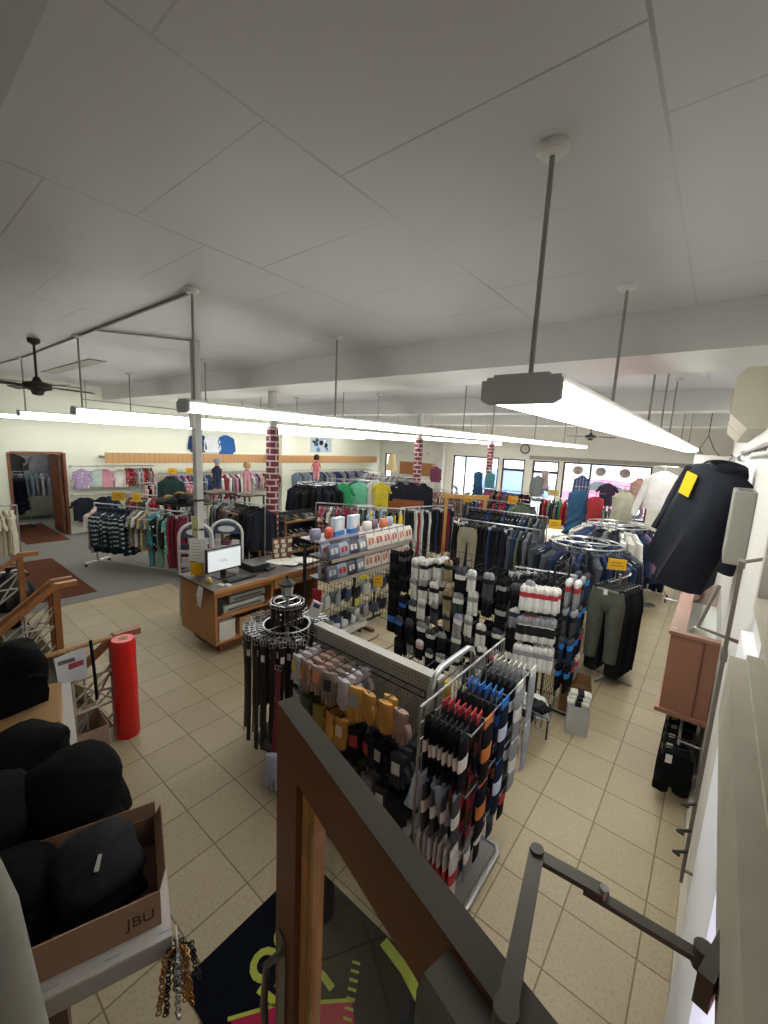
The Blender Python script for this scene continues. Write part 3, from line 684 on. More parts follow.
# wire basket shelf with flat packs at the bottom
e = empty('wire_basket', 'black wire basket shelf of flat white sock packs at aisle end', 'basket', (-1.12, 3.78, .34), radians(8))
g = MB()
for i in range(9): g.tube([(-.2+.05*i, -.22, .12), (-.2+.05*i, -.2, 0), (-.2+.05*i, .16, 0), (-.2+.05*i, .18, .14)], .003, 5)
g.tube([(-.2, -.22, .12), (.2, -.22, .12), (.2, .18, .14), (-.2, .18, .14), (-.2, -.22, .12)], .005, 6)
part('wire_tray', g, M['blackwire'], e)
for s in (-1, 1): part('support_leg', MB().tube([(s*.17, .14, .05), (s*.17, .14, -.33)], .01, 6), M['blackwire'], e)
flat = MB().loft([[(x*s_, y*s_, z) for x, y in ((-.06, -.1), (.06, -.1), (.07, 0), (.06, .1), (-.06, .1), (-.07, 0))] for z, s_ in ((0, .9), (.012, 1), (.03, 1), (.042, .85))])
flm = flat.mesh('flat_pack', M['knit']); flb = MB().box((-.072, -.03, -.002), (.072, .03, .046)).mesh('label_band', M['card'], False)
k = 0
for i, (dx, dy, dz) in enumerate(((-.12, -.08, .02), (.02, -.1, .02), (.13, -.04, .022), (-.1, .05, .04), (.06, .05, .062), (-.02, -.04, .085), (.11, -.09, .1))):
    o = link('flat_sock_pack', flm, (Wt, K, Wt, Gr, Wt, Wt, K)[i], None, (-1.12+dx, 3.78+dy, .36+dz), (0, 0, .2*i)); tag(o, '%s flat sock pack lying in wire basket at aisle end' % ('white', 'black', 'white', 'grey', 'white', 'white', 'black')[i], 'socks', 'flat packs in the basket'); link('label_band', flb, (K, Wt, Gr)[i % 3], o)

# ================================================================== CHROME SOCK RACK nearest the camera
RX0, RX1, RY0, RY1 = -1.14, -.84, 1.82, 2.92
e = empty('chrome_sock_rack', 'chrome tube sock rack nearest the open door with short prongs', 'display rack', (0, 0, 0))
def bow(x, z):
    return [(x, RY0-.02, .03), (x, RY0-.02, z-.1), (x, RY0+.02, z-.02), (x, RY0+.1, z), (x, RY1-.1, z), (x, RY1-.02, z-.02), (x, RY1+.02, z-.1), (x, RY1+.02, .03)]
part('bent_frame', MB().tube([(-1.17, 2.0, .03), (-1.17, 2.0, 1.36), (-1.17, 2.03, 1.43), (-1.17, 2.1, 1.46), (-1.17, 2.45, 1.46), (-1.17, 2.52, 1.43), (-1.17, 2.55, 1.36), (-1.17, 2.55, .03)], .02, 10), M['chrome'], e)
part('bent_frame', MB().tube([(-1.12, RY0, .03), (-1.12, RY0, 1.36), (-1.12, RY1+.05, 1.36), (-1.12, RY1+.05, .03)], .009, 8), M['chrome'], e)
part('base_frame', MB().tube([(-1.2, RY0+.1, .02), (-.9, RY0+.1, .02), (-.84, RY0+.14, .02), (-.84, 2.5, .02), (-.88, 2.56, .02), (-1.2, 2.56, .02)], .016, 8), M['chrome'], e)
part('base_deck', MB().box((-1.18, RY0+.12, .012), (-.87, 2.54, .02)), simple('deck_grey', '7b7976', .6), e, smooth=False)
back = MB()
for i in range(24): y = RY0+(RY1-RY0)*i/23; back.tube([(-1.12, y, .2), (-1.12, y, 1.36)], .003, 5)
for i in range(12): z = .2+1.16*i/11; back.tube([(-1.12, RY0, z), (-1.12, RY1, z)], .003, 5)
part('wire_grid', back, M['chrome'], e)
pr = MB().tube([(0, 0, 0), (.29, 0, .0), (.3, 0, .014)], .0035, 5).mesh('prong', M['chrome'])
bar = lambda z: MB().tube([(-.86, RY0+.02, z), (-.86, RY1-.02, z)], .004, 6)
B_, R_, O_ = '2f6fc0', 'a8323c', 'c2773f'
tiers = [
 (1.31, [(1.86, K, K, Wt, 'black', 8), (2.04, '2a2b2f', R_, '5a3a34', 'black and red', 7), (2.2, K, K, O_, 'black orange-banded', 6), (2.34, '1d2a4a', B_, B_, 'blue-carded navy', 6), (2.54, K, Dg, Wt, 'black grey-topped', 6), (2.74, Gr, 'b9b6ae', Wt, 'pale grey fleecy', 7)]),
 (.94, [(1.86, Dg, '7f93a8', Wt, 'charcoal', 4), (2.04, '5a4a3e', R_, R_, 'brown camouflage', 6), (2.2, '26356a', B_, B_, 'blue', 6), (2.36, K, K, O_, 'black orange-banded', 6), (2.56, Dg, Gr, Wt, 'grey', 6), (2.74, Gr, Wt, Wt, 'light grey', 6)]),
 (.58, [(1.86, 'b9b9bc', Wt, R_, 'pale grey red-banded work', 7), (2.04, '6f747c', R_, Wt, 'blue-grey', 6), (2.2, K, K, Wt, 'black', 5), (2.38, '30364a', K, Dg, 'dark navy', 5), (2.58, K, Dg, R_, 'black red-banded', 5)])]
TN = ('top', 'middle', 'bottom')
for ti, (z, rows) in enumerate(tiers):
    for ri, (y, cb, ch, cl, nm_, n) in enumerate(rows):
        link('prong', pr, None, e, (-1.12, y, z))
        for k in range(n):
            x = -1.10+.25*(k+.5)/n
            thin_pack((x, y, z+.002), pi/2+RND.uniform(-.16, .05)+.12, cb, ch, cl, '%s sock pack, chrome rack %s tier, %s prong, %s from aisle' % (nm_, TN[ti], ORD[ri], ORD[n-1-k]), 'sock packs on the chrome rack', RND.uniform(.96, 1.04), tilt=RND.uniform(-.03, .03))
    part('front_bar', MB().tube([(-.83, RY0+.04, z-.01), (-.83, RY1-.06, z-.01)], .004, 6), M['chrome'], e)
for ti, (z, rows) in enumerate(tiers[:2]):       # fuller packs on the aisle side
    for ri, (y, col, hd, bd, nm_) in enumerate(((2.05, '1b1b1e', O_, O_, 'black orange-labelled'), (2.28, '1b2130', B_, 'b8c4d8', 'black blue-carded'), (2.52, Gr, Wt, Wt, 'grey'), (2.76, '9a9aa0', Wt, Gr, 'light grey'))):
        thin_pack((-.815, y, z+.004), pi/2, col, hd, bd, '%s large sock pack, aisle end of chrome rack, %s tier' % (nm_, TN[ti]), 'large packs at the aisle side', 1.15)
# two dangling pale blue socks on the near corner
for i in range(2):
    o = link('loose_sock', TS[0], ('aab9cc', '9fb2c6')[i], None, (-1.09+.09*i, 1.845, .955), (0, .25-.5*i, .3), (.8, 1.6, .8)); tag(o, '%s pale blue sock dangling at near corner of chrome rack' % ('left', 'right')[i], 'sock')

# ================================================================== PEGBOARD GONDOLA WITH GLOVES
PX0, PX1, PY = -2.56, -1.32, 2.36
e = empty('pegboard_gondola', 'low double-sided pegboard gondola with work gloves', 'display rack', (0, 0, 0))
part('pegboard', MB().box((PX0, PY-.03, .2), (PX1, PY+.03, 1.2)), M['peg'], e, smooth=False)
part('top_cap', MB().box((PX0-.02, PY-.045, 1.2), (PX1+.02, PY+.045, 1.225)), M['paint'], e, 'a8a69f', smooth=False)
for x in (PX0, PX1): part('end_post', MB().box((x-.02, PY-.04, 0), (x+.02, PY+.04, 1.2)), simple('post_grey', '77766f', .5) if 'post_grey' not in bpy.data.materials else bpy.data.materials['post_grey'], e, smooth=False)
part('base_deck', MB().box((PX0, PY-.55, .14), (PX1, PY-.03, .17)), M['peg'], e, smooth=False)
part('kick_plate', MB().box((PX0, PY-.54, 0), (PX1, PY-.5, .14)), M['woodpanel'], e, smooth=False)
part('rail', MB().tube([(PX0+.05, PY-.09, 1.13), (PX1-.05, PY-.09, 1.13)], .006, 6).tube([(PX0+.05, PY-.09, 1.08), (PX1-.05, PY-.09, 1.08)], .006, 6).tube([(PX1-.05, PY-.09, 1.13), (PX1-.05, PY-.09, 1.08)], .006, 6), M['blackwire'], e)
hkg = MB().tube([(0, -.03, 0), (0, -.33, 0), (0, -.345, .02)], .004, 5).mesh('peg_hook', M['blackwire'])
Y_, PK, WS = 'c2924a', 'a98f86', 'b9b4ba'
top = [(WS, 'white', False, 'c7bd6a'), (PK, 'brown-pink', False, 'c2773f'), (PK, 'brown-pink', False, 'd08a6a'), ('8d7f78', 'grey-brown', False, '2a2a2c'), (WS, 'pale striped', False, None), (Y_, 'yellow leather', True, '8b8c90'), (Y_, 'yellow leather', True, None), (Y_, 'yellow leather', True, None), (PK, 'brown-pink', False, None)]
mid = [(WS, 'white', False, '3f7a5a'), ('55604f', 'dark green', False, None), ('8f7a3c', 'mustard', True, None), (Y_, 'yellow leather', True, None), (Y_, 'yellow leather', True, 'd9cdb8'), ('1e1f22', 'black', False, 'a8323c'), ('2a2b2f', 'dark', False, 'a8323c'), ('1e1f22', 'black', False, 'b0b0b2'), (Dg, 'charcoal', False, Wt)]
low = [('aab0c8', 'pale lilac', False, None), (Gr, 'grey', False, None), (Dg, 'charcoal', False, None), (Gr, 'grey', False, Wt), (Dg, 'charcoal', False, None), ('55604f', 'dark green', False, None), (Gr, 'grey', False, None), (Dg, 'charcoal', False, Wt), ('2a2b2f', 'black', False, None)]
for r, (z, row) in enumerate(((1.10, top), (.78, mid), (.46, low))):
    for i, (c_, nm_, le, tg) in enumerate(row):
        x = PX0+.10+(PX1-PX0-.2)*i/8
        link('peg_hook', hkg, None, e, (x, PY, z))
        n = (4 if i < 5 else RND.choice((1, 2, 2))) if r == 0 else RND.choice((2, 3))
        for d in range(n):
            gloves((x+RND.uniform(-.015, .015), PY-.31+.075*d, z-.002), RND.uniform(-.35, .35), c_, '%s work gloves on pegboard, %s row, %s hook from left, %s' % (nm_, ('top', 'middle', 'low')[r], ORD[i], ('front', 'second', 'third', 'last')[d]), 'work gloves on the pegboard', le, tg if d == 0 else None, None, RND.uniform(1.0, 1.14), RND.uniform(-.05, .05))
for i in range(6):      # far side
    x = PX0+.2+.2*i
    gloves((x, PY+.14, 1.12), pi+RND.uniform(-.4, .4), (Y_, '4a2a2a', Y_, 'c7a83a', Y_, 'c7a83a')[i], '%s gloves hanging on far side of pegboard, %s from left' % (('yellow', 'dark red', 'yellow', 'yellow', 'yellow', 'bright yellow')[i], ORD[i]), 'gloves on the far side of the pegboard', True, None, None, 1.1)
    link('peg_hook', hkg, None, e, (x, PY, 1.12), (0, 0, pi))
gloves((-2.43, 1.80, .36), .6, 'a9aec8', 'pale lilac knitted gloves hanging low at left end of pegboard', 'loose lilac gloves', False, None, None, 1.3)

# ================================================================== BELT SPINNER
BX, BY = -2.90, 2.28
e = empty('belt_spinner', 'round two-tier belt spinner topped with a black lantern finial', 'display rack', (BX, BY, 0))
part('pole', MB().tube([(0, 0, .05), (0, 0, 1.43)], .018, 10), M['chrome'], e)
part('base', MB().lathe([(.02, 0), (.26, 0), (.26, .02), (.05, .05), (.02, .06)], seg=24), M['blackwire'], e)
part('lower_ring', MB().ring(0, 0, 1.14, .21, .007, 36), M['chrome'], e)
part('upper_ring', MB().ring(0, 0, 1.36, .12, .006, 28), M['chrome'], e)
for k in range(4):
    a = k*pi/2
    part('spoke', MB().tube([(0, 0, 1.14), (.21*cos(a), .21*sin(a), 1.14)], .006, 6), M['chrome'], e)
    part('spoke', MB().tube([(0, 0, 1.36), (.12*cos(a), .12*sin(a), 1.36)], .005, 6), M['chrome'], e)
la = part('lantern', MB().lathe([(.02, 1.40), (.045, 1.41), (.06, 1.51), (.08, 1.515), (.08, 1.525), (.03, 1.56), (.012, 1.57), (.018, 1.585), (.004, 1.60)], seg=6), M['blackwire'], e)
part('lantern_panes', MB().lathe([(.047, 1.415), (.062, 1.5)], seg=6), simple('lantern_pane', '8c8f90', .3), la, loc=(0, 0, 0))
belt = MB(); rr = []
for i in range(9):
    t = i/8; z = -.03-1.0*t; y = .012*sin(3*t); rr.append([(-.0175, y-.0018, z), (.0175, y-.0018, z), (.0175, y+.0018, z), (-.0175, y+.0018, z)])
belt.loft(rr); beltm = belt.mesh('belt', M['leather'], False)
bk = MB().tube([(-.025, 0, 0), (.025, 0, 0), (.025, 0, -.045), (-.025, 0, -.045), (-.025, 0, 0)], .004, 5).tube([(0, -.003, 0), (0, -.004, -.05)], .003, 5); bkm = bk.mesh('buckle', M['chrome'])
btag = MB().box((-.014, -.006, -.19), (.014, -.003, -.13)).mesh('price_tag', M['card'], False)
NB = 84
for i in range(NB):
    a = 2*pi*i/NB; R0 = .29+.045*(i % 3)
    if cos(a-.35) > .85: continue
    c_ = ('141416', '33201b', '1b1a1a', '4a2a1f', '121214', '2a1a1a')[i % 6]
    o = link('belt', beltm, c_, None, (BX+R0*cos(a), BY+R0*sin(a), 1.14-.01*(i % 2)), (0, RND.uniform(-.02, .02), a+pi/2+RND.uniform(-.6, .6)), (1.1, 1, RND.uniform(.86, 1.0)))
    tag(o, '%s leather belt hanging on lower ring of belt spinner' % ('black', 'dark brown', 'soft black', 'brown', 'jet black', 'oxblood')[i % 6], 'belt', 'belts on the lower ring'); link('buckle', bkm, None, o)
    if i % 2 == 0: link('price_tag', btag, 'cfcbd6', o)
for i in range(NB):
    a = 2*pi*i/NB
    if i % 2 == 0: part('belt_peg', MB().tube([(.2*cos(a), .2*sin(a), 1.14), (.39*cos(a), .39*sin(a), 1.15), (.395*cos(a), .395*sin(a), 1.165)], .003, 5), M['chrome'], e)
for i in range(20):
    a = 2*pi*i/20
    c_ = ('1a1517', '3a1d22', '20191b')[i % 3]
    o = link('belt', beltm, c_, None, (BX+.15*cos(a), BY+.15*sin(a), 1.36), (0, 0, a+pi/2+RND.uniform(-.4, .4)), (1, 1.3, .18)); tag(o, '%s short folded belt on upper ring of belt spinner' % ('black', 'burgundy', 'dark brown')[i % 3], 'belt', 'folded belts on the upper ring'); link('buckle', bkm, None, o, (0, 0, 0), (0, 0, 0), (1, 1, 4))
o = link('belt', beltm, '7a2f3c', None, (BX+.28, BY-.3, .95), (.0, .06, .4), (1.2, 1.2, .85)); tag(o, 'dark red belt hanging lowest at right of the belt spinner', 'belt'); link('buckle', bkm, None, o)
o = link('wallet_card', MB().box((-.05, -.006, -.16), (.05, .006, 0)).mesh('wallet_card', M['card'], False), 'd2cfcf', None, (BX+.22, BY+.18, 1.36), (0, .35, .6)); tag(o, 'white packaged belt card leaning at the spinner top beside red card', 'package'); part('print', MB().box((-.03, -.0075, -.06), (.03, -.006, -.02)), M['card'], o, '3c3a6a', False)
o = link('wallet_card', MB().box((-.045, -.006, -.12), (.045, .006, 0)).mesh('wallet_card', M['card'], False), '9a2430', None, (BX+.1, BY+.28, 1.42), (0, .1, .4)); tag(o, 'red packaged card behind the lantern on belt spinner', 'package')

# ================================================================== CHECKOUT COUNTER
CW = 'a9764a'
e = empty('checkout_counter', 'wooden checkout counter with dark top and open shelves', 'counter', (0, 0, 0))
cx0, cx1, cy0, cy1 = -5.58, -4.68, 2.56, 4.28
part('end_panel', MB().box((cx0, cy0, .16), (cx1, cy0+.03, .87)), M['wood'], e, CW, False)
part('end_panel', MB().box((cx0, cy1-.03, .16), (cx1, cy1, .87)), M['wood'], e, CW, False)
part('middle_panel', MB().box((cx0+.3, 3.42, .16), (cx1-.02, 3.45, .87)), M['wood'], e, CW, False)
part('back_panel', MB().box((cx0+.28, cy0+.03, .16), (cx0+.3, cy1-.03, .87)), M['wood'], e, '6f4a30', False)
part('bottom_shelf', MB().box((cx0+.3, cy0+.03, .16), (cx1-.005, cy1-.03, .19)), M['wood'], e, CW, False)
part('upper_shelf', MB().box((cx0+.3, cy0+.03, .50), (cx1-.01, 3.42, .53)), M['wood'], e, CW, False)
part('face_rail', MB().box((cx1-.03, cy0+.03, .8), (cx1, 3.42, .87)), M['wood'], e, CW, False)
dr = part('drawer', MB().box((cx1-.025, 3.46, .70), (cx1+.004, cy1-.04, .865)), M['wood'], e, 'b98553', False)
part('drawer_pull', MB().tube([(cx1+.004, 3.8, .78), (cx1+.03, 3.8, .78), (cx1+.03, 3.92, .78), (cx1+.004, 3.92, .78)], .005, 6), M['chrome'], dr)
part('countertop', MB().box((cx0-.02, cy0-.03, .875), (cx1+.03, cy1+.03, .915)), M['plastic'], e, '4d4440', False)
part('top_edge', MB().box((cx1+.03, cy0-.03, .87), (cx1+.04, cy1+.03, .917)), M['wood'], e, 'b98553', False)
part('kick_base', MB().box((cx0+.1, cy0+.12, 0), (cx1-.12, cy1-.1, .16)), M['woodpanel'], e, None, False)

def carton(name, label, loc, rz, sx, sy, sz, col, lid=False, group=None, flaps=False, cat='box'):
    o = empty(name, label, cat, loc, rz, group); t = .006
    w = MB(); w.box((-sx/2, -sy/2, 0), (sx/2, sy/2, t)); w.box((-sx/2, -sy/2, t), (-sx/2+t, sy/2, sz)); w.box((sx/2-t, -sy/2, t), (sx/2, sy/2, sz)); w.box((-sx/2+t, -sy/2, t), (sx/2-t, -sy/2+t, sz)); w.box((-sx/2+t, sy/2-t, t), (sx/2-t, sy/2, sz))
    part('carton_body', w, M['card'], o, col, False)
    if lid: part('lid', MB().box((-sx/2-.003, -sy/2-.003, sz-.04), (sx/2+.003, sy/2+.003, sz+.004)), M['card'], o, col, False)
    return o
def electronics(name, label, loc, sx, sy, sz, col):
    o = empty(name, label, 'machine', loc, 0)
    bevel(part('case', MB().box((-sx/2, -sy/2, .008), (sx/2, sy/2, sz)), M['plastic'], o, col, False), .008)
    part('front_slot', MB().box((sx/2, -sy*.4, sz*.35), (sx/2+.004, sy*.4, sz*.6)), M['plastic'], o, '55585a', False)
    for s in (-1, 1): part('rubber_foot', MB().cyl(0, 0, 0, .009, .015, 10), M['blackwire'], o, loc=(sx*.35, s*sy*.4, 0))
    return o
electronics('receipt_machine', 'light grey flat machine on the counter shelf, lower of two', (-4.9, 3.02, .53), .32, .62, .1, 'a5a49d')
electronics('receipt_machine', 'light grey flat machine on the counter shelf, upper of two', (-4.94, 3.1, .63), .3, .55, .1, '9c9b95')
tag(link('binder', MB().box((-.12, -.03, 0), (.12, .03, .24)).mesh('binder', M['plastic'], False), '202124', None, (-4.85, 2.64, .53)), 'black binder standing at left end of the counter shelf', 'binder')
for k in range(3):
    carton('paper_box', 'white paper box under the counter, %s of stack of three' % ('bottom', 'middle', 'top')[k], (-4.86, 2.74, .19+.085*k), 0, .3, .22, .08, 'c9c6be', True, 'white boxes under the counter')
carton('brown_carton', 'open brown carton on the bottom shelf of the counter', (-4.9, 3.1, .19), .05, .36, .38, .24, 'a3805c')

# computer on the counter
e = empty('computer_monitor', 'black computer monitor with lit white screen on the counter', 'monitor', (-5.1, 2.93, .915), radians(4))
bevel(part('bezel', MB().box((-.02, -.27, .09), (.02, .27, .42)), M['plastic'], e, '151618', False), .006)
part('screen', MB().box((.02, -.25, .11), (.0225, .25, .40)), M['screen'], e, None, False)
tx = MB()
for k in range(3): tx.box((.0226, -.06-.02*k, .22+.015*k), (.0228, .05-.02*k, .224+.015*k))
tx.box((.0226, -.25, .385), (.0228, .25, .4))
part('screen_lines', tx, M['plastic'], e, '9aa3a8', False)
part('stand', MB().box((-.03, -.04, .01), (-.015, .04, .14)).box((-.1, -.13, 0), (.09, .13, .012)), M['plastic'], e, '151618', False)
e = empty('keyboard', 'black keyboard lying in front of the computer monitor', 'keyboard', (-4.86, 3.02, .915), radians(4))
bevel(part('keyboard_base', MB().box((-.075, -.22, 0), (.075, .22, .018)), M['plastic'], e, '1a1b1d', False), .004)
kk = MB()
for i in range(5):
    for j in range(14): kk.box((-.062+.025*i, -.208+.03*j, .018), (-.041+.025*i, -.183+.03*j, .025))
part('keys', kk, M['plastic'], e, '26272a', False)
e = empty('card_reader', 'black card reader with keypad at the middle of the counter', 'card reader', (-4.95, 3.55, .915), radians(20))
part('body', MB().loft([[(-.05, -.09, 0), (.05, -.09, 0), (.05, .09, 0), (-.05, .09, 0)], [(-.05, -.09, .07), (.05, -.09, .03), (.05, .09, .03), (-.05, .09, .07)]]), M['plastic'], e, '1b1c1f', False)
part('keypad', MB().box((-.02, -.05, .046), (.03, .05, .056)), M['plastic'], e, '45474c', False)
e = empty('cash_drawer', 'black cash drawer box beside the monitor on the counter', 'cash drawer', (-5.12, 3.42, .915), 0)
bevel(part('case', MB().box((-.18, -.14, 0), (.18, .14, .1)), M['plastic'], e, '191a1c', False), .006); part('drawer_front', MB().box((.18, -.13, .015), (.186, .13, .085)), M['plastic'], e, '2a2b2e', False)
for i, (x, y, a, s) in enumerate(((-5.2, 3.95, .2, .3), (-5.05, 4.1, -.3, .28), (-4.95, 3.98, .5, .22), (-4.86, 4.2, .1, .24))):
    pm = MB().loft([[(-s/2, -s*.65, 0), (s/2, -s*.65, 0.002), (s/2, s*.65, 0), (-s/2, s*.65, .003)], [(-s/2, -s*.65, .004), (s/2, -s*.65, .006), (s/2, s*.65, .004), (-s/2, s*.65, .007)]])
    o = link('paper_sheet', pm.mesh('paper_sheet', M['card'], False), 'd9d7d0', None, (x, y, .917+.008*i), (0, 0, a)); tag(o, ('loose white papers spread at far end of the counter', 'white paper sheet overlapping the spread papers', 'small white slip on the counter papers', 'white paper at the far right edge of the counter')[i], 'paper')
e = empty('tape_dispenser', 'small yellow tape dispenser left of the keyboard', 'tape dispenser', (-5.0, 2.66, .915), .4)
part('body', MB().loft([ell(.055, .02, 0, 12), ell(.055, .02, .02, 12), ell(.03, .018, .045, 12)]), M['plastic'], e, 'c2a53a'); part('tape_roll', MB().lathe([(.01, -.01), (.025, -.01), (.025, .01), (.01, .01)], seg=16), M['plastic'], e, 'd9d3b0', loc=(0, 0, .045), rot=(pi/2, 0, 0))
for i, (y, c_) in enumerate(((2.78, 'd8d6cf'), (2.72, 'cfc9a8'))):
    o = link('note_card', MB().box((-.05, -.03, 0), (.05, .03, .004)).mesh('note_card', M['card'], False), c_, None, (-4.74-.06*i, y, .917), (0, 0, .3*i)); tag(o, ('white note card lying before the monitor', 'cream note card near the counter corner')[i], 'card')
e = empty('framed_notice', 'brown framed notice board standing at far end of the counter', 'notice', (-5.3, 4.05, .915), radians(75))
part('frame', MB().box((-.16, -.01, 0), (.16, .01, .34)), M['wood'], e, '6b4730', False)
gp = MB()
for i in range(4):
    for j in range(2+i % 2): gp.box((-.12+.12*j-.02*(i % 2), -.013, .03+.075*i), (-.03+.12*j-.02*(i % 2)-.02, -.0105, .09+.075*i))
part('pinned_cards', gp, M['card'], e, 'c9c2b2', False)
part('easel_leg', MB().tube([(0, .01, .3), (0, .12, 0)], .006, 6), M['wood'], e, '6b4730')
# papers taped to the post and the counter end
e = tag(link('taped_paper', MB().box((-.12, -.003, 0), (.12, .003, .32)).mesh('taped_paper', M['card'], False), 'd6d6d2', None, (-5.32, 2.69, 1.12), (0, 0, radians(38))), 'white handwritten sheet taped on the grey post', 'paper')
ln = MB()
for k in range(6): ln.box((-.09, -.0045, .04+.042*k), (.02+.012*(k % 3), -.003, .046+.042*k))
part('writing', ln, M['plastic'], e, '77777a', False)
e = tag(link('yellow_notice', MB().box((-.085, -.003, 0), (.085, .003, .18)).mesh('yellow_notice', M['card'], False), 'd9a520', None, (-5.31, 2.66, .935), (0, 0, radians(40))), 'yellow card notice on the grey post under the white sheet', 'sign')
e = tag(link('hanging_paper', MB().loft([[(-.06, 0, 0), (.06, 0, 0), (.06, -.004, 0), (-.06, -.004, 0)], [(-.05, -.03, -.12), (.07, -.02, -.12), (.07, -.024, -.12), (-.05, -.034, -.12)], [(-.07, -.01, -.26), (.04, -.03, -.26), (.04, -.034, -.26), (-.07, -.014, -.26)]]).mesh('hanging_paper', M['card'], False), 'cfd0d2', None, (-4.95, 2.52, .9)), 'crumpled white paper hanging off the counter end', 'paper')

# white arched card spinners behind the counter
for i, (x, y, lab) in enumerate(((-6.05, 3.02, 'white arched greeting rack behind the monitor, left one'), (-6.0, 3.5, 'white arched greeting rack behind the monitor, right one'))):
    e = empty('arched_rack', lab, 'display rack', (x, y, 0), radians(50))
    fr = MB(); pts = [(-.24, 0, .02), (-.24, 0, 1.28)] + [(-.24*cos(pi*k/10), 0, 1.28+.22*sin(pi*k/10)) for k in range(1, 10)] + [(.24, 0, 1.28), (.24, 0, .02)]
    fr.tube(pts, .022, 8); part('arch_frame', fr, M['plastic'], e, 'c9cacb')
    part('arch_panel', MB().loft([[(-.2*cos(pi*k/12), yy, 1.28+.18*sin(pi*k/12)) for k in range(13)] for yy in (-.01, .01)]), M['plastic'], e, '3d5068', False)
    part('header_emblem', MB().loft([[(.13*cos(2*pi*k/16), yy, 1.36+.05*sin(2*pi*k/16)) for k in range(16)] for yy in (-.016, -.011)]), M['plastic'], e, 'd8d8d8', False)
    for r in range(5):
        z = .2+.21*r
        part('pocket_shelf', MB().box((-.22, -.08, z), (.22, .02, z+.012)).box((-.22, -.08, z), (.22, -.07, z+.06)), M['plastic'], e, 'bfc0c2', False)
        for c_ in range(3):
            o = link('boxed_item', MB().box((-.055, -.02, 0), (.055, .02, .13)).mesh('boxed_item', M['card'], False), ('3a3b44', 'a9a3a6', '6d3a4a', 'c6c0bb')[(r+c_+i) % 4], None, (x+cos(radians(50))*(-.14+.14*c_)+sin(radians(50))*.03, y+sin(radians(50))*(-.14+.14*c_)-cos(radians(50))*.03, z+.012), (0, 0, radians(50)))
            tag(o, '%s small boxed item on %s arched rack, %s shelf from bottom, %s' % (('black', 'grey', 'plum', 'cream')[(r+c_+i) % 4], ('left', 'right')[i], ORD[r], ('left', 'centre', 'right')[c_]), 'box', 'boxed items on the arched racks')

# ================================================================== PACKAGE GONDOLA (underwear and t-shirt packs)
e = empty('package_gondola', 'long gondola of packaged underwear behind the counter end', 'display rack', (-4.15, 0, 0))
bw = MB()
for i in range(29): y = 3.55+2.0*i/28; bw.tube([(0, y, .05), (0, y, 1.42)], .003, 5)
for i in range(17): z = .05+1.37*i/16; bw.tube([(0, 3.55, z), (0, 5.55, z)], .003, 5)
part('wire_grid', bw, M['blackwire'], e)
for y in (3.55, 4.55, 5.55): part('upright', MB().box((-.02, y-.015, 0), (.02, y+.015, 1.45)), M['blackwire'], e, smooth=False); part('foot', MB().box((-.02, y-.025, 0), (.42, y+.025, .05)), M['woodpanel'], e, smooth=False)
for z, d in ((1.28, .44), (.98, .40)): part('shelf', MB().box((0, 3.62, z), (d, 5.5, z+.018)), M['plastic'], e, '4a4442', False); part('shelf_lip', MB().box((d, 3.62, z-.02), (d+.006, 5.5, z+.03)), M['plastic'], e, '9a8f88', False)
bp = MB().loft([[(-.018, -.085, 0), (.018, -.085, 0), (.018, .085, 0), (-.018, .085, 0)], [(-.026, -.088, .06), (.026, -.088, .06), (.026, .088, .06), (-.026, .088, .06)], [(-.026, -.088, .16), (.026, -.088, .16), (.026, .088, .16), (-.026, .088, .16)], [(-.008, -.08, .225), (.008, -.08, .225), (.008, .08, .225), (-.008, .08, .225)]]); bpm = bp.mesh('shirt_pack', M['plastic'])
pf = MB().box((.0262, -.06, .06), (.0275, -.01, .145)).box((.0262, .01, .07), (.0275, .06, .15)).box((.0262, -.055, .15), (.0268, .055, .16)); pfm = pf.mesh('printed_panel', M['card'], False)
soft = MB().loft([ell(.03, .08, 0, 12), ell(.045, .095, .03, 12), ell(.04, .095, .16, 12), ell(.02, .08, .2, 12)]).mesh('shirt_pack', M['plastic'])
cols = (('c9c1b8', 'b0705e', 'white red-labelled'), ('c9c1b8', 'a8584a', 'white red-panelled'), ('cfc9c6', '2f3a5a', 'white blue-labelled'))
for r, (z, dd) in enumerate(((1.298, 0), (.998, 0))):
    for i in range(10):
        y = 3.74+.185*i
        for d in range(2):
            whitep = (i >= 4)
            if whitep: c_, p_, nm_ = cols[(i+d) % 2]
            else: c_, p_, nm_ = [('4c5568', 'b9b8bd', 'slate'), ('8a93a5', 'a8323c', 'pale blue'), ('3a3440', 'cfc8c8', 'dark plum'), ('6b7688', 'd4d0c6', 'blue-grey')][(i+d) % 4]
            o = link('shirt_pack', bpm, c_, None, (-4.15+.36-.15*d-(.03 if r else 0), y, z), (0, -.22 if not r else -.15, RND.uniform(-.12, .12)), (1, 1, 1.0 if whitep else .8)); tag(o, '%s shirt pack on %s shelf of package gondola, %s from near end, %s' % (nm_, ('upper', 'lower')[r], ORD[i], ('front', 'behind')[d]), 'package', 'packs on the gondola shelves'); link('printed_label', pfm, p_, o)
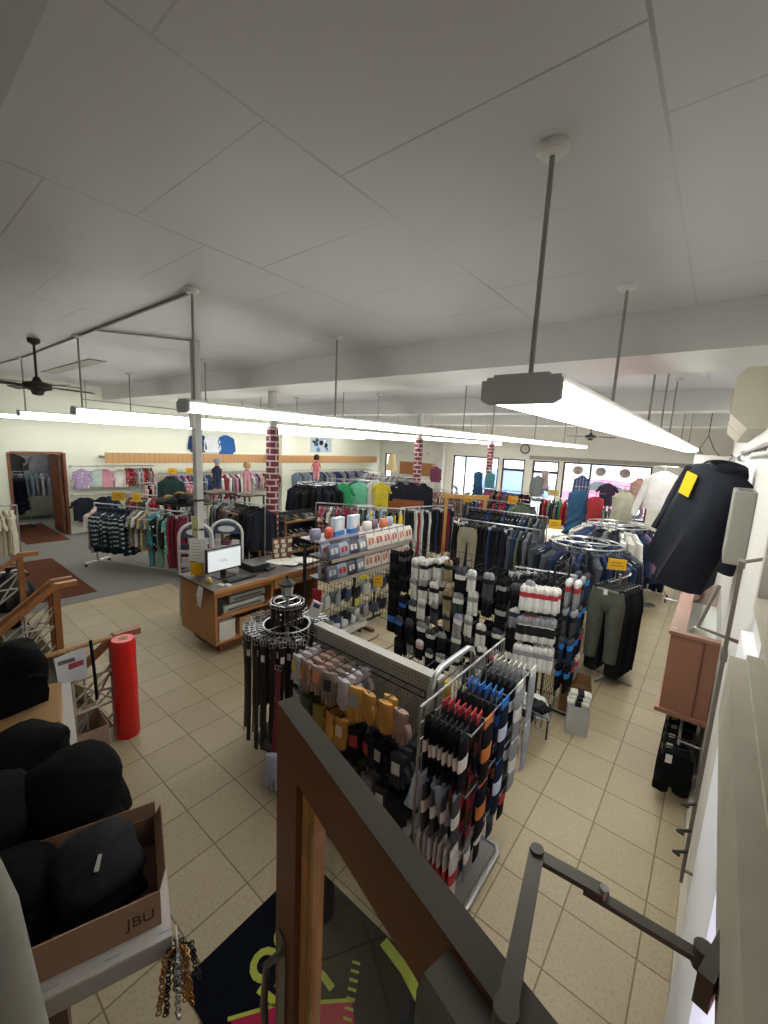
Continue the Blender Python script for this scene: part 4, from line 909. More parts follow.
for i, (y, z, c_) in enumerate(((4.1, 1.52, 'b9c9da'), (4.42, 1.54, 'b9c9da'))):     # two upright blue-white packs on top
    o = link('upright_pack', MB().box((-.04, -.11, 0), (.04, .11, .26)).mesh('upright_pack', M['plastic'], False), c_, None, (-4.1, y, 1.5), (0, 0, .15)); tag(o, 'pale blue upright pack standing on top of gondola, %s one' % ('left', 'right')[i], 'package')
    part('blue_base', MB().box((-.043, -.113, 0), (.043, .113, .07)), M['plastic'], o, '2f6fb0', False); part('label', MB().box((.041, -.06, .09), (.044, .05, .22)), M['card'], o, 'd9d6d2', False)
part('top_shelf', MB().box((-.2, 3.62, 1.48), (.2, 5.5, 1.498)), M['plastic'], e, '8b8592', False)
for i in range(9):
    y = 3.7+.2*i
    if i in (2, 3): continue
    o = link('folded_pack', soft, ('7f7c92', 'b5462f', '8890a8', 'c9c0bd', 'a8584a', 'd2cbc4', '6a5a6a', 'c7744f', '9aa0b2')[i], None, (-4.12+.05*(i % 2), y, 1.5), (0, 0, RND.uniform(-.3, .3)), (1.3, .9, .7)); tag(o, '%s folded pack lying on top shelf of package gondola' % ('lilac-grey', 'orange-red', 'blue-grey', 'cream', 'rust', 'off-white', 'mauve', 'orange', 'pale blue')[i], 'package', 'folded packs on the gondola top')
bagm = MB().loft([ell(.075, .012, 0, 12), ell(.085, .022, -.06, 12), ell(.09, .03, -.16, 12), ell(.08, .014, -.24, 12)]).mesh('hanging_bag', M['poly'])
bagin = MB().loft([ell(.06, .008, -.06, 10), ell(.07, .02, -.1, 10), ell(.07, .022, -.17, 10), ell(.06, .01, -.22, 10)]).mesh('contents', M['cloth'])
hkr = MB().tube([(0, 0, 0), (.3, 0, 0), (.31, 0, .02)], .003, 5).mesh('peg_hook', M['blackwire'])
for r, z in enumerate((.80, .46)):
    for i in range(9):
        y = 3.72+.2*i
        link('peg_hook', hkr, None, e, (0, y, z))
        for d in range(2):
            o = link('hanging_bag', bagm, None, None, (-4.15+.28-.09*d, y, z), (0, 0, pi/2+RND.uniform(-.4, .4)), (1, 1, 1.0)); tag(o, 'clear bag of %s goods on gondola hook, %s row, %s from near end, %s' % (('white', 'grey', 'dark blue', 'black')[(i+r) % 4], ('upper', 'lower')[r], ORD[i], ('front', 'behind')[d]), 'package', 'clear bags on the gondola hooks'); link('contents', bagin, ('c9c9c8', '8f9298', '3c4760', '2a2b2f')[(i+r) % 4], o)
e2 = empty('wire_tray', 'low white tray shelf with plastic-wrapped goods at gondola base', 'tray', (-3.88, 3.98, .2), 0)
part('tray', MB().box((-.2, -.36, 0), (.2, .36, .012)).box((.19, -.36, .012), (.2, .36, .07)).box((-.2, -.36, .012), (.19, -.35, .07)).box((-.2, .35, .012), (.19, .36, .07)), M['plastic'], e2, 'bdbcb6', False)
for s in (-1, 1): part('bracket', MB().box((-.24, s*.34-.01, -.14), (.1, s*.34+.01, -.001)), M['blackwire'], e2, None, False)
for i in range(4):
    o = link('wrapped_goods', soft, 'c6c7c5', None, (-3.9, 3.74+.16*i, .215), (0, 0, .4*i), (1.8, .8, .55)); tag(o, 'white plastic-wrapped goods in low tray, %s from near end' % ORD[i], 'package', 'wrapped goods in the tray')

def yellow_sign(x, y, z, rz, where, w=.2, h=.14, base=.22, col='d3a62a'):
    e = empty('sale_sign', 'yellow sale sign %s' % where, 'sign', (x, y, z), rz)
    part('card', MB().box((-w/2, -.004, 0), (w/2, .004, h)), M['card'], e, col, False)
    s_ = MB()
    for k in range(2): s_.box((-w*.38+.01*k, -.0055, h*(.35+.28*k)), (w*.34-.02*k, -.0042, h*(.42+.28*k)))
    part('print', s_, M['plastic'], e, '6b5210', False)
    part('holder', MB().tube([(0, .006, 0), (0, .006, -base)], .005, 6).box((-w/2-.004, .0045, -.004), (w/2+.004, .009, .01)), M['chrome'], e)
    return e
yellow_sign(-3.82, 4.72, .66, pi/2-.5, 'on hooks of the package gondola', .15, .17, .1)
yellow_sign(-3.7, 4.25, .92, pi/2-.3, 'small, under the lower shelf of the gondola', .14, .05, .05, 'b5b030')
yellow_sign(-3.84, 4.28, .48, pi/2-.6, 'tiny lime tag over the white tray', .06, .09, .1, 'cfd04a')
yellow_sign(-3.84, 5.2, .72, pi/2-.6, 'tiny lime tag at far end of gondola', .07, .08, .1, 'cfd04a')
# freestanding low grid panel beyond
e = empty('low_grid_panel', 'low black wire grid panel standing past the package gondola', 'display rack', (-3.75, 4.95, 0), radians(0))
g = MB()
for i in range(9): x = -.32+.5*i/8; g.tube([(x, 0, .06), (x, 0, .5)], .004, 5)
for i in range(6): z = .06+.44*i/5; g.tube([(-.32, 0, z), (.18, 0, z)], .004, 5)
part('wire_grid', g, M['blackwire'], e); part('upright', MB().box((.17, -.012, 0), (.195, .012, .62)), M['blackwire'], e, smooth=False); part('upright', MB().box((-.335, -.012, 0), (-.31, .012, .62)), M['blackwire'], e, smooth=False)
part('foot', MB().box((.17, -.2, 0), (.195, .2, .03)), M['blackwire'], e, smooth=False); part('foot', MB().box((-.335, -.2, 0), (-.31, .2, .03)), M['blackwire'], e, smooth=False)

# ================================================================== SHOE SHELVES behind the counter
def shoe_mesh():
    m = MB(); st = ((-.13, .032, .075), (-.115, .038, .095), (-.06, .036, .09), (-.02, .037, .085), (.04, .042, .062), (.09, .044, .05), (.125, .034, .042), (.14, .012, .032))
    m.loft([[(x, w*cos(t), .022+max(0, sin(t))*(h-.022)) for t in [2*pi*j/12 for j in range(12)]] for x, w, h in st])
    s = MB(); s.loft([[(x, sy*w, z) for x, w in ((-.138, .02), (-.12, .038), (-.03, .036), (.06, .046), (.12, .038), (.145, .014)) for sy in (1,)] + [(x, -w, z) for x, w in ((.145, .014), (.12, .038), (.06, .046), (-.03, .036), (-.12, .038), (-.138, .02))] for z in (0, .024)])
    l = MB()
    for k in range(4): l.box((-.015+.022*k, -.022, .082-.009*k), (-.007+.022*k, .022, .09-.009*k))
    return m.mesh('shoe', M['leather']), s.mesh('sole', M['plastic']), l.mesh('laces', M['cloth'], False)
SH = shoe_mesh()
def shoe(loc, rz, col, sole, label, group):
    o = link('shoe', SH[0], col, None, loc, (0, 0, rz)); tag(o, label, 'shoe', group); link('sole', SH[1], sole, o); link('laces', SH[2], sole, o); return o
def shoe_shelf(label, x, y, ang, L, zs, where, flip):
    e = empty('shoe_shelf', label, 'shelf', (x, y, 0), ang)
    part('back_panel', MB().box((-L/2, .17, .02), (L/2, .19, zs[-1]+.15)), M['plastic'], e, '2f2f31', False)
    for s in (-1, 1): part('post', MB().box((s*L/2-.02, -.19, 0), (s*L/2+.02, -.15, zs[-1]+.12)).box((s*L/2-.02, .15, 0), (s*L/2+.02, .19, zs[-1]+.12)), M['wood'], e, '6e5138', False)
    for z in zs:
        part('shelf_board', MB().box((-L/2, -.16, z-.02), (L/2, .17, z)), M['plastic'], e, '3a3532', False)
        part('shelf_edge', MB().box((-L/2-.02, -.21, z-.03), (L/2+.02, -.19, z+.01)), M['wood'], e, '8d6b48', False)
    n = int(L/.15)
    for r, z in enumerate(zs):
        for i in range(n):
            t = -L/2+.09+(L-.18)*i/(n-1)
            c_ = RND.choice(('16171a', '1c1d20', '23252b', '2a2622', '3a3d44')); sl = RND.choice(('1b1b1d', '1b1b1d', 'b9b9b4', 'b99a4a'))
            shoe((x+t*cos(ang)+.02*sin(ang), y+t*sin(ang)-.02*cos(ang), z+.001), ang-pi/2+RND.uniform(-.12, .12), c_, sl, 'dark shoe on %s, %s shelf from bottom, %s from left' % (where, ORD[r], ORD[i]), 'shoes on the ' + where)
    return e
shoe_shelf('black shoe shelving left of the brick pole with wooden edges', -8.15, 5.25, 0, 1.5, (.12, .46, .80, 1.12), 'left shoe shelving', False)
shoe_shelf('shoe shelving right of the brick pole facing the aisle', -7.05, 5.95, pi/2, 1.2, (.12, .46, .80, 1.12), 'right shoe shelving', True)
o = link('wood_board', MB().box((-.3, -.25, 0), (.3, .25, .03)).mesh('wood_board', M['wood'], False), 'b08a5c', None, (-6.6, 6.75, 1.1)); tag(o, 'light wooden tabletop past the right shoe shelving', 'table')
for sx in (-1, 1):
    for sy in (-1, 1): part('leg', MB().tube([(sx*.25, sy*.2, -1.1), (sx*.25, sy*.2, 0)], .02, 8), M['wood'], o, '6e5138')
# black tops hung at the pole
rk = straight_rack('clothes_rack', 'short chrome rack of black tops beside the nearest brick pole', -6.5, 4.4, 0, .5, 1.62)
for i, x in enumerate((-6.68, -6.58, -6.46, -6.34)):
    garment(('shirt', 'jacket')[i % 2], ('1c1d20', '16171a', '1c1d20', '22252f')[i], (x, 4.4, 1.635), pi/2-.9+.2*i, 'hanging beside the nearest brick pole', 'black tops by the pole', tagc='d6d6d2' if i == 0 else None)

# ================================================================== STRAIGHT AND ROUND RACKS OF CLOTHES
DARKS = ['1c1d20', '22252f', '2a3350', '16171a', '4a4d55', '1c1d20']
# --- right side
round_rack('round chrome rack of dark tops behind the sock wall', -1.42, 6.75, 1.48, .5)
fill_round(-1.42, 6.75, 1.48, .5, 34, ['shirt', 'jacket', 'shirt'], ['22252f', '1c1d20', '2a3350', '8d9096', '1c1d20', '4a4d55', '7a5f74', '16171a'], 'on the round rack behind the sock wall', 'tops on the near round rack', 1.05)
round_rack('round chrome rack of pale and navy tops near the right wall', -1.38, 8.85, 1.52, .52)
fill_round(-1.38, 8.85, 1.52, .52, 30, ['shirt', 'jacket'], ['d8d6d0', '3b4a73', '22252f', 'c9c7c0', '2a3350', '1c1d20', '4a4d55', '6a6d72', 'd8d6d0', '7a5f74'], 'on the round rack near the right wall', 'tops on the far round rack', 1.1)
# grey and black trousers in front
e = empty('trouser_stand', 'chrome two-arm stand of grey and black trousers by the aisle', 'clothes rack', (-.78, 5.72, 0), radians(-14))
part('post', MB().tube([(0, 0, .03), (0, 0, 1.36)], .018, 8), M['chrome'], e); part('arm', MB().tube([(0, 0, 1.3), (0, -.28, 1.3), (0, -.3, 1.33)], .01, 8), M['chrome'], e); part('arm', MB().tube([(0, 0, 1.3), (0, .28, 1.3), (0, .3, 1.33)], .01, 8), M['chrome'], e)
part('base', MB().tube([(-.3, 0, .02), (.3, 0, .02)], .014, 8).tube([(0, -.3, .02), (0, .3, .02)], .014, 8), M['chrome'], e)
big = pants_mesh('garment', M['cloth'], w=.43, L=1.0, th=.09, seed=5, taper=.7)
for i in range(7):
    yy = -.28+.08*i; x = -.78+yy*sin(radians(14)); y = 5.72+yy*cos(radians(14))
    o = link('trousers', big, ('55584f', '1c1d20', '16171a', '1c1d20', '22252f', '1c1d20', '16171a')[i], None, (x, y, 1.31), (0, 0, radians(-14)+RND.uniform(-.06, .06)), (1.0 if i == 0 else 1.12, 1, .88 if i == 0 else 1.06)); tag(o, ('grey-green jogging trousers at the front of the trouser stand' if i == 0 else 'black trousers on the trouser stand, %s behind the grey pair' % ORD[i-1]), 'trousers', None if i == 0 else 'black trousers on the stand'); link('hanger', CLIP, '1b1b1d', o)
    if i == 0: link('price_tag', TAGM, 'd8d6d0', o, (0, -.07, -.1))
yellow_sign(-.80, 5.5, 1.46, radians(25), 'above the grey trousers on the trouser stand', .2, .13, .14)
yellow_sign(-1.84, 6.48, 1.66, radians(25), 'on the round rack edge behind the sock wall', .17, .14, .16)
for i in range(8):   # dark trousers between sock wall and stand
    garment('pants', ('4a4d55', '1c1d20', '22252f')[i % 3], (-1.88+.085*i, 5.30+.025*i, 1.3), radians(60)+RND.uniform(-.1, .1), 'on the bar behind the sock end panel', 'trousers behind the sock end panel')
straight_rack('clothes_rack', 'short chrome rack of dark trousers behind the sock end panel', -1.6, 5.38, radians(16), .7, 1.285)
# far right wall rack of dark clothes
rx = straight_rack('clothes_rack', 'chrome wall rack of dark clothes along the far right wall', -.22, 11.2, pi/2, 3.2, 1.95)
fill_rack(-.22, 11.2, pi/2, 3.2, 1.95, 26, ['jacket', 'shirt'], DARKS, 'along the far right wall', 'dark clothes on the right wall rack', 1.0)
straight_rack('clothes_rack', 'low chrome rack of jeans along the far right wall', -1.05, 9.95, radians(20), 1.0, 1.25)
fill_rack(-1.05, 9.95, radians(20), 1.0, 1.25, 14, ['pants'], ['4a4d55', '22252f', '6a6d72', '2a3350'], 'on the low rack at the far right', 'jeans on the low right rack')
# display garments on tall stands in front of the windows
def display_stand(x, y, z, label, name='garment_stand'):
    e = empty(name, label, 'display stand', (x, y, 0)); part('pole', MB().tube([(0, 0, .02), (0, 0, z)], .012, 8), M['chrome'], e); part('base', MB().lathe([(.02, 0), (.17, 0), (.17, .015), (.02, .03)], seg=20), M['chrome'], e); part('crossbar', MB().tube([(-.2, 0, z), (.2, 0, z)], .008, 6), M['chrome'], e)
disp = [(-2.62, 10.9, 2.02, 'dress', '355a7a', 1.22, 'long denim blue dress hanging before the shop window', .25, 'dress'), (-2.22, 10.9, 1.9, 'dress', 'a03a3e', 1.0, 'long red dress hanging beside the blue dress', .2, 'dress'),
        (-2.75, 11.6, 2.3, 'plaid', '3b4a73', .75, 'blue plaid shirt hanging high before the shop window', .1, 'plaid_shirt'), (-2.05, 11.2, 2.2, 'tee', '3a3244', .8, 'dark plum top hanging in front of the red car', .2, 'tee_shirt'),
        (-1.55, 10.3, 2.16, 'jacket', 'a3a08e', 1.15, 'beige trench coat hanging right of the red car', 1.0, 'coat'), (-1.45, 11.5, 2.35, 'jacket', '9a7a72', .9, 'dusty pink jacket behind the beige trench coat', .8, 'jacket'),
        (-4.35, 13.0, 2.15, 'shirt', '6d7270', .9, 'grey-green top hanging before the middle shop window', .9, 'shirt'), (-4.2, 13.2, 2.3, 'dress', '9a8a8f', .6, 'mauve dress hanging before the middle shop window', .6, 'dress'),
        (-6.65, 13.6, 2.1, 'dress', '2f4f6a', .95, 'dark blue dress hanging in the left shop door', .9, 'dress'), (-6.2, 13.6, 2.1, 'dress', '4f7f86', .95, 'teal dress hanging in the left shop door', .3, 'dress'),
        (-8.6, 13.9, 2.1, 'jacket', '6b3a52', .8, 'plum top displayed in front of the left window', .4, 'jacket'), (-3.45, 9.3, 1.72, 'jacket', '57604f', 1.25, 'long sage green coat hanging in the mid store', 1.1, 'coat')]
for x, y, z, k_, c_, s_, lab, a, nm in disp:
    display_stand(x, y, z, 'thin chrome stand holding the ' + lab.split(' hanging')[0].split(' displayed')[0].split(' behind')[0])
    o = garment(k_, c_, (x, y-.0, z+.012), a, '', None, s_, True, lab); o.name = nm
# white blouse on a hanger hung from the light rod
blm = shirt_mesh('garment', M['cloth'], w=.5, L=.62, sl=.66, th=.14, seed=77, spread=.14)
o = link('blouse', blm, 'c9c6c4', None, (-.78, 9.15, 2.66), (0, 0, .45), (1.15, 1.2, 1.12)); tag(o, 'white long-sleeved blouse hanging high near the right wall', 'blouse'); link('hanger', HANG, 'b9bcc0', o)
display_stand(-.78, 9.17, 2.65, 'tall chrome stand holding the white blouse')

# --- middle of the store: rows of racks
MIDS = ['1c1d20', '22252f', '4a4d55', '16171a', '2a3350', '6a6d72', '57604f', '1c1d20']
mid_racks = [(-3.2, 7.4, 0.1, 1.7, 1.42, 20, ['pants', 'pants', 'shirt'], MIDS, 'on the rack behind the sock wall', 'clothes behind the sock wall'),
 (-3.6, 8.9, 0.1, 1.8, 1.45, 20, ['jacket', 'shirt'], MIDS, 'on the second rack behind the sock wall', 'clothes on the second middle rack'),
 (-5.3, 8.3, pi/2-.3, 1.6, 1.4, 18, ['pants'], ['22252f', '2a3350', '1c1d20', '7d2b3a', 'c9c7c0'], 'on the trouser rack behind the wooden frame', 'trousers behind the wooden frame'),
 (-4.5, 10.6, .15, 2.0, 1.45, 20, ['shirt', 'jacket'], ['4a4d55', '22252f', '7d2b3a', '3b4a73', '1c1d20', '6b4a3a', '355a7a'], 'on the far middle rack', 'clothes on the far middle rack'),
 (-6.9, 11.2, .2, 2.2, 1.5, 22, ['printtee', 'printtee', 'skirtprint'], ['8a6a62', '6d5a55', '7d5a62', '9a8272', '5f5560'], 'on the patterned blouse rack', 'patterned blouses on the far rack'),
 (-8.9, 11.2, .2, 2.2, 1.5, 22, ['printtee', 'shirt'], ['6a6d72', '8d9096', '5f5560', '4a4d55', '7f93a8', '9a8a8f'], 'on the grey blouse rack', 'blouses on the far grey rack'),
 (-10.4, 13.2, .1, 2.6, 1.65, 22, ['shirt', 'printtee'], ['8d9096', '6a6d72', 'b3ada8', '5f5560', '9a8a8f'], 'on the rack under the far wood panel', 'clothes under the far wood panel'),
 (-3.0, 12.6, .1, 2.2, 1.5, 20, ['shirt', 'printtee'], ['1c1d20', 'a03a3e', '3f7a5a', '6a6d72', 'c58d9a', '22252f'], 'on the rack nearest the right window', 'clothes nearest the right window'),
 (-5.4, 13.2, .1, 1.6, 1.5, 16, ['jacket', 'shirt'], ['7d2b3a', '4f7f86', '3b4a73', '1c1d20', '6d5a55'], 'on the rack before the shop doors', 'clothes before the shop doors')]
for i, (x, y, a, L, z, n, kinds, cols_, where, grp) in enumerate(mid_racks):
    straight_rack('clothes_rack', 'chrome clothes rack holding the ' + grp, x, y, a, L, z)
    fill_rack(x, y, a, L, z, n, kinds, cols_, where, grp)
yellow_sign(-4.75, 9.25, 1.5, .3, 'inside the tall wooden frame', .2, .17, 1.5)
yellow_sign(-3.9, 10.0, 1.5, .3, 'above the far middle rack, orange-tinted', .24, .2, 1.5, 'c98a22')
yellow_sign(-3.6, 12.2, 1.6, .3, 'pale, near the right shop window', .28, .16, 1.6, 'cbb46a')
garment('pants', '8b8574', (-3.62, 7.15, 1.42), .15, 'hanging front-on at the middle rack', None, 1.0, True, 'khaki work trousers hanging front-on at the middle rack')
# tall wooden frame
e = empty('wooden_frame', 'tall pale wooden doorway-shaped frame standing between the racks', 'frame', (-4.62, 8.9, 0), radians(38))
wf = 'b58a50'
part('post', MB().box((-.5, -.04, 0), (-.43, .04, 1.62)), M['wood'], e, wf, False); part('post', MB().box((.43, -.04, 0), (.5, .04, 1.62)), M['wood'], e, wf, False); part('top_beam', MB().box((-.54, -.045, 1.62), (.54, .045, 1.72)), M['wood'], e, wf, False); part('foot', MB().box((-.5, -.2, 0), (-.43, -.04, .06)).box((-.5, .04, 0), (-.43, .2, .06)), M['wood'], e, wf, False); part('foot', MB().box((.43, -.2, 0), (.5, -.04, .06)).box((.43, .04, 0), (.5, .2, .06)), M['wood'], e, wf, False)
# navy sweatshirts at the middle pole, black jackets, jerseys
straight_rack('clothes_rack', 'chrome rack of navy sweatshirts by the middle brick pole', -6.3, 9.0, .6, .9, 1.9)
for i in range(3): garment('jacket', '22252f', (-6.55+.25*i, 8.85+.17*i, 1.914), .6, 'by the middle brick pole', 'navy sweatshirts by the middle pole', 1.0, True, None, 'd8d6d0' if i == 0 else None)
round_rack('round rack of black jackets under the pink mannequin', -7.7, 6.9, 1.78, .45)
fill_round(-7.7, 6.9, 1.78, .45, 22, ['jacket'], ['1c1d20', '22252f', '16171a'], 'on the round rack under the pink mannequin', 'black jackets under the mannequin', .95)
straight_rack('clothes_rack', 'chrome rack carrying the green and mint jerseys', -7.35, 7.75, .5, 1.2, 1.88)
for x, y, c_, k_, lab, s_ in ((-7.2, 7.35, '2f8a55', 'tee', 'bright green t-shirt hanging front-on right of the black jackets', 1.0), (-7.3, 8.05, '6fb89a', 'shirt', 'mint green long shirt behind the green t-shirt', 1.1), (-7.55, 8.2, '2f6a55', 'tee', 'dark green t-shirt behind the mint shirt', 1.0), (-6.95, 8.3, 'c9c7c0', 'tee', 'pale grey t-shirt left of the yellow t-shirt', 1.0), (-6.35, 7.8, 'c4b23a', 'tee', 'yellow printed t-shirt hanging front-on in mid store', .85)):
    o = garment(k_, c_, (x, y, 1.9 if 'yellow' not in lab else 1.97), .65, '', None, s_, True, lab)
    display_stand(x, y+.02, 1.885 if 'yellow' not in lab else 1.955, 'thin stand holding the ' + ' '.join(lab.split()[:3 if 'bright' in lab or 'dark' in lab or 'pale' in lab or 'yellow' in lab else 4]))
mid2 = [(-6.4, 6.6, .6, 1.3, 1.45, 18, ['printtee', 'shirt'], ['7d5a62', '6a6d72', '7d2b3a', 'b3ada8', '4a4d55'], 'on the rack left of the package gondola', 'clothes left of the package gondola'),
 (-5.4, 6.65, .6, 1.0, 1.5, 16, ['tee', 'shirt', 'pants'], ['22252f', '1c1d20', '57604f', 'd0b24a', '7f93a8'], 'on the rack under the yellow t-shirt', 'clothes under the yellow t-shirt'),
 (-8.7, 8.0, .6, 1.6, 1.35, 18, ['kid', 'shirt'], ['3b4a73', '8d9096', 'a78fb5', '355a7a', '6a6d72', 'c9c7c0'], 'on the rack left of the black jackets', 'clothes left of the black jackets'),
 (-9.6, 9.6, .5, 2.0, 1.5, 22, ['kid', 'kidprint'], ['8d9096', 'c9c7c0', '3b4a73', 'c58d9a', '6a6d72'], 'on the rack before the wood valance', 'children clothes before the valance')]
for i, (x, y, a, L, z, n, kinds, cols_, where, grp) in enumerate(mid2):
    straight_rack('clothes_rack', 'chrome clothes rack holding the ' + grp, x, y, a, L, z)
    fill_rack(x, y, a, L, z, n, kinds, cols_, where, grp)
# folded table of goods near middle pole
e = empty('display_crate', 'brown wooden crate shelf before the middle brick pole', 'crate', (-5.95, 8.3, 0), .4)
part('crate_body', MB().box((-.4, -.25, .9), (.4, -.22, 1.45)).box((-.4, .22, .9), (.4, .25, 1.45)).box((-.4, -.22, .9), (.4, .22, .93)), M['wood'], e, '8a5230', False)
for s in (-1, 1): part('leg', MB().box((s*.36-.03, -.2, 0), (s*.36+.03, .2, .9)), M['wood'], e, '6e4428', False)
o = link('blond_hair_wig', MB().lathe([(.02, .42), (.09, .4), (.13, .3), (.14, .15), (.19, 0), (.2, -.12)], seg=14).mesh('wig', M['knit']), 'c6b58a', None, (-8.2, 10.55, 2.12), (0, 0, 0), (1, .8, 1)); tag(o, 'pale blond wig on a stand above the far racks', 'wig'); part('stand', MB().tube([(0, 0, -2.12), (0, 0, -.1)], .012, 8).lathe([(.02, -2.12), (.15, -2.12), (.02, -2.09)], seg=16), M['chrome'], o)

# ================================================================== LEFT SIDE: CHILDREN'S CLOTHES ALONG THE WALL
def wall_rail(label, y0, y1, z, x=-13.2):
    e = empty('wall_rail', label, 'clothes rail', (XL, (y0+y1)/2, z)); L = (y1-y0)/2
    part('rail', MB().tube([(x-XL, -L, 0), (x-XL, L, 0)], .014, 8), M['chrome'], e)
    n = max(2, int(L/.8))
    for k in range(n+1):
        yy = -L+2*L*k/n
        part('bracket', MB().tube([(0, yy, -.06), (0.02, yy, 0), (x-XL, yy, 0)], .01, 6), M['chrome'], e)
    return e
wall_rail('upper chrome wall rail right of the back room door', 3.35, 5.4, 1.86); wall_rail('lower chrome wall rail right of the back room door', 3.35, 5.4, 1.08)
wall_rail('long chrome wall rail under the wood valance', 5.6, 10.0, 1.62); wall_rail('chrome wall rail beyond the pilaster', 10.6, 15.2, 1.62)
for i, (y, c_, nm_) in enumerate(((3.55, 'a78fb5', 'lavender ruffled'), (3.92, 'aebfbb', 'mint'), (4.1, 'c58d9a', 'pink'), (4.5, 'd8d6d0', 'white'))):
    garment('kid' if i else 'kidprint', c_, (-13.2, y, 1.874), pi/2, '', None, 1.15, True, "%s child's top on the upper wall rail right of the door" % nm_)
for i, (y, c_) in enumerate(((3.5, '22252f'), (3.62, '22252f'), (4.0, '1c1d20'), (4.15, '2a3350'))):
    garment('tee', c_, (-13.2, y, 1.094), pi/2, 'on the lower wall rail right of the door', 'navy tops on the lower wall rail', .95)
fill_rack(-13.2, 4.95, pi/2, .85, 1.86, 10, ['kidprint'], ['a03a3e', 'b3ada8', '7d2b3a', 'c9c7c0', '8d9096'], 'at the end of the upper wall rail', 'patterned tops on the upper wall rail', 1.0)
fill_rack(-13.2, 7.8, pi/2, 4.3, 1.62, 40, ['kid', 'shirt', 'kidprint'], ['c58d9a', '8d9096', 'd2a3a0', '4a4d55', 'a78fb5', '7d2b3a', 'd8d6d0', '3b4a73', '6a6d72', 'c9c7c0'], 'on the wall rail under the valance', 'clothes under the valance', 1.15)
fill_rack(-13.2, 12.9, pi/2, 4.5, 1.62, 30, ['shirt', 'kid'], ['7f93a8', '6a6d72', '3b4a73', '8d9096', 'a78fb5', 'b3ada8'], 'on the wall rail beyond the pilaster', 'clothes beyond the pilaster', 1.15)
# wood slat valance with its jog, pilaster and posters
e = empty('slat_valance', 'wooden slatted valance running along the left wall', 'valance', (0, 0, 0))
part('slat_board', MB().box((-13.03, 4.05, 1.95), (-12.99, 9.1, 2.24)), M['slat'], e, smooth=False); part('slat_board', MB().box((-13.03, 9.1, 1.95), (-12.72, 9.14, 2.24)), M['slat'], e, smooth=False); part('slat_board', MB().box((-12.76, 9.14, 1.95), (-12.72, 15.2, 2.24)), M['slat'], e, smooth=False)
for y in (4.06, 6.5, 9.0, 12, 15.1): part('bracket', MB().box((XL, y-.02, 2.08), (-13.03 if y < 9.1 else -12.76, y+.02, 2.14)), M['paint'], e, '77776f', False)
struct('trim_7', MB().box((XL, 10.0, 0), (-13.1, 10.4, ZC)), M['wall'])
struct('trim_8', MB().box((-10.0, YW-.3, 0), (-9.65, YW, ZC)), M['whitepaint'])
o = link('wood_wall_panel', MB().box((-12.2, YW-.06, 1.45), (-10.1, YW, 2.05)).mesh('wood_wall_panel', M['wood'], False), 'a87449'); tag(o, 'brown wooden panel on the far wall left of the windows', 'wall panel')
for i, x in enumerate((-12.2, -11.4, -10.6)):
    e = empty('spot_lamp', 'small white spot lamp on far wall above the wood panel, %s' % ('left', 'middle', 'right')[i], 'lamp', (x, YW-.12, 2.5)); part('lamp_head', MB().lathe([(.02, -.06), (.06, -.05), (.07, .05), (.05, .05)], seg=14), M['paint'], e, 'cfcfca', rot=(pi/2.3, 0, 0)); part('arm', MB().tube([(0, .0, .02), (0, .12, .05)], .01, 6), M['paint'], e, 'cfcfca')
# posters above the valance
def poster(label, y0, y1, z0, z1, kind):
    e = empty('wall_poster', label, 'poster', (XL, (y0+y1)/2, (z0+z1)/2)); w = (y1-y0)/2; h = (z1-z0)/2
    part('sheet', MB().box((0, -w, -h), (.012, w, h)), M['card'], e, 'cfd2d0' if kind == 0 else 'aab6c2', False)
    if kind == 0:
        for i, (yy, c_, s_) in enumerate(((-.5, '26335a', .9), (0, 'c9cdd0', .95), (.5, '2f5a92', 1.0))):
            link('printed_shirt', G['shirt0'], c_, e, (.035, yy, h+.05), (0, 0, pi/2), (1.3*s_, .2, .95*s_))
    else:
        R = random.Random(3)
        for i in range(14):
            yy, zz, r_ = R.uniform(-w*.75, w*.75), R.uniform(-h*.7, h*.7), R.uniform(.05, .12)
            part('printed_flower', MB().loft([[(xx, yy+r_*cos(2*pi*k/10)*(1+.35*sin(5*2*pi*k/10)), zz+r_*sin(2*pi*k/10)) for k in range(10)] for xx in (.012, .015)]), M['card'], e, ('3a5a86', 'd9dde0', '5f7fa6')[i % 3], False)
poster('large wall poster of three hanging blue and white tops', 6.6, 8.1, 2.28, 2.9, 0)
poster('blue and white flower poster above the valance', 11.7, 12.9, 2.36, 2.96, 1)
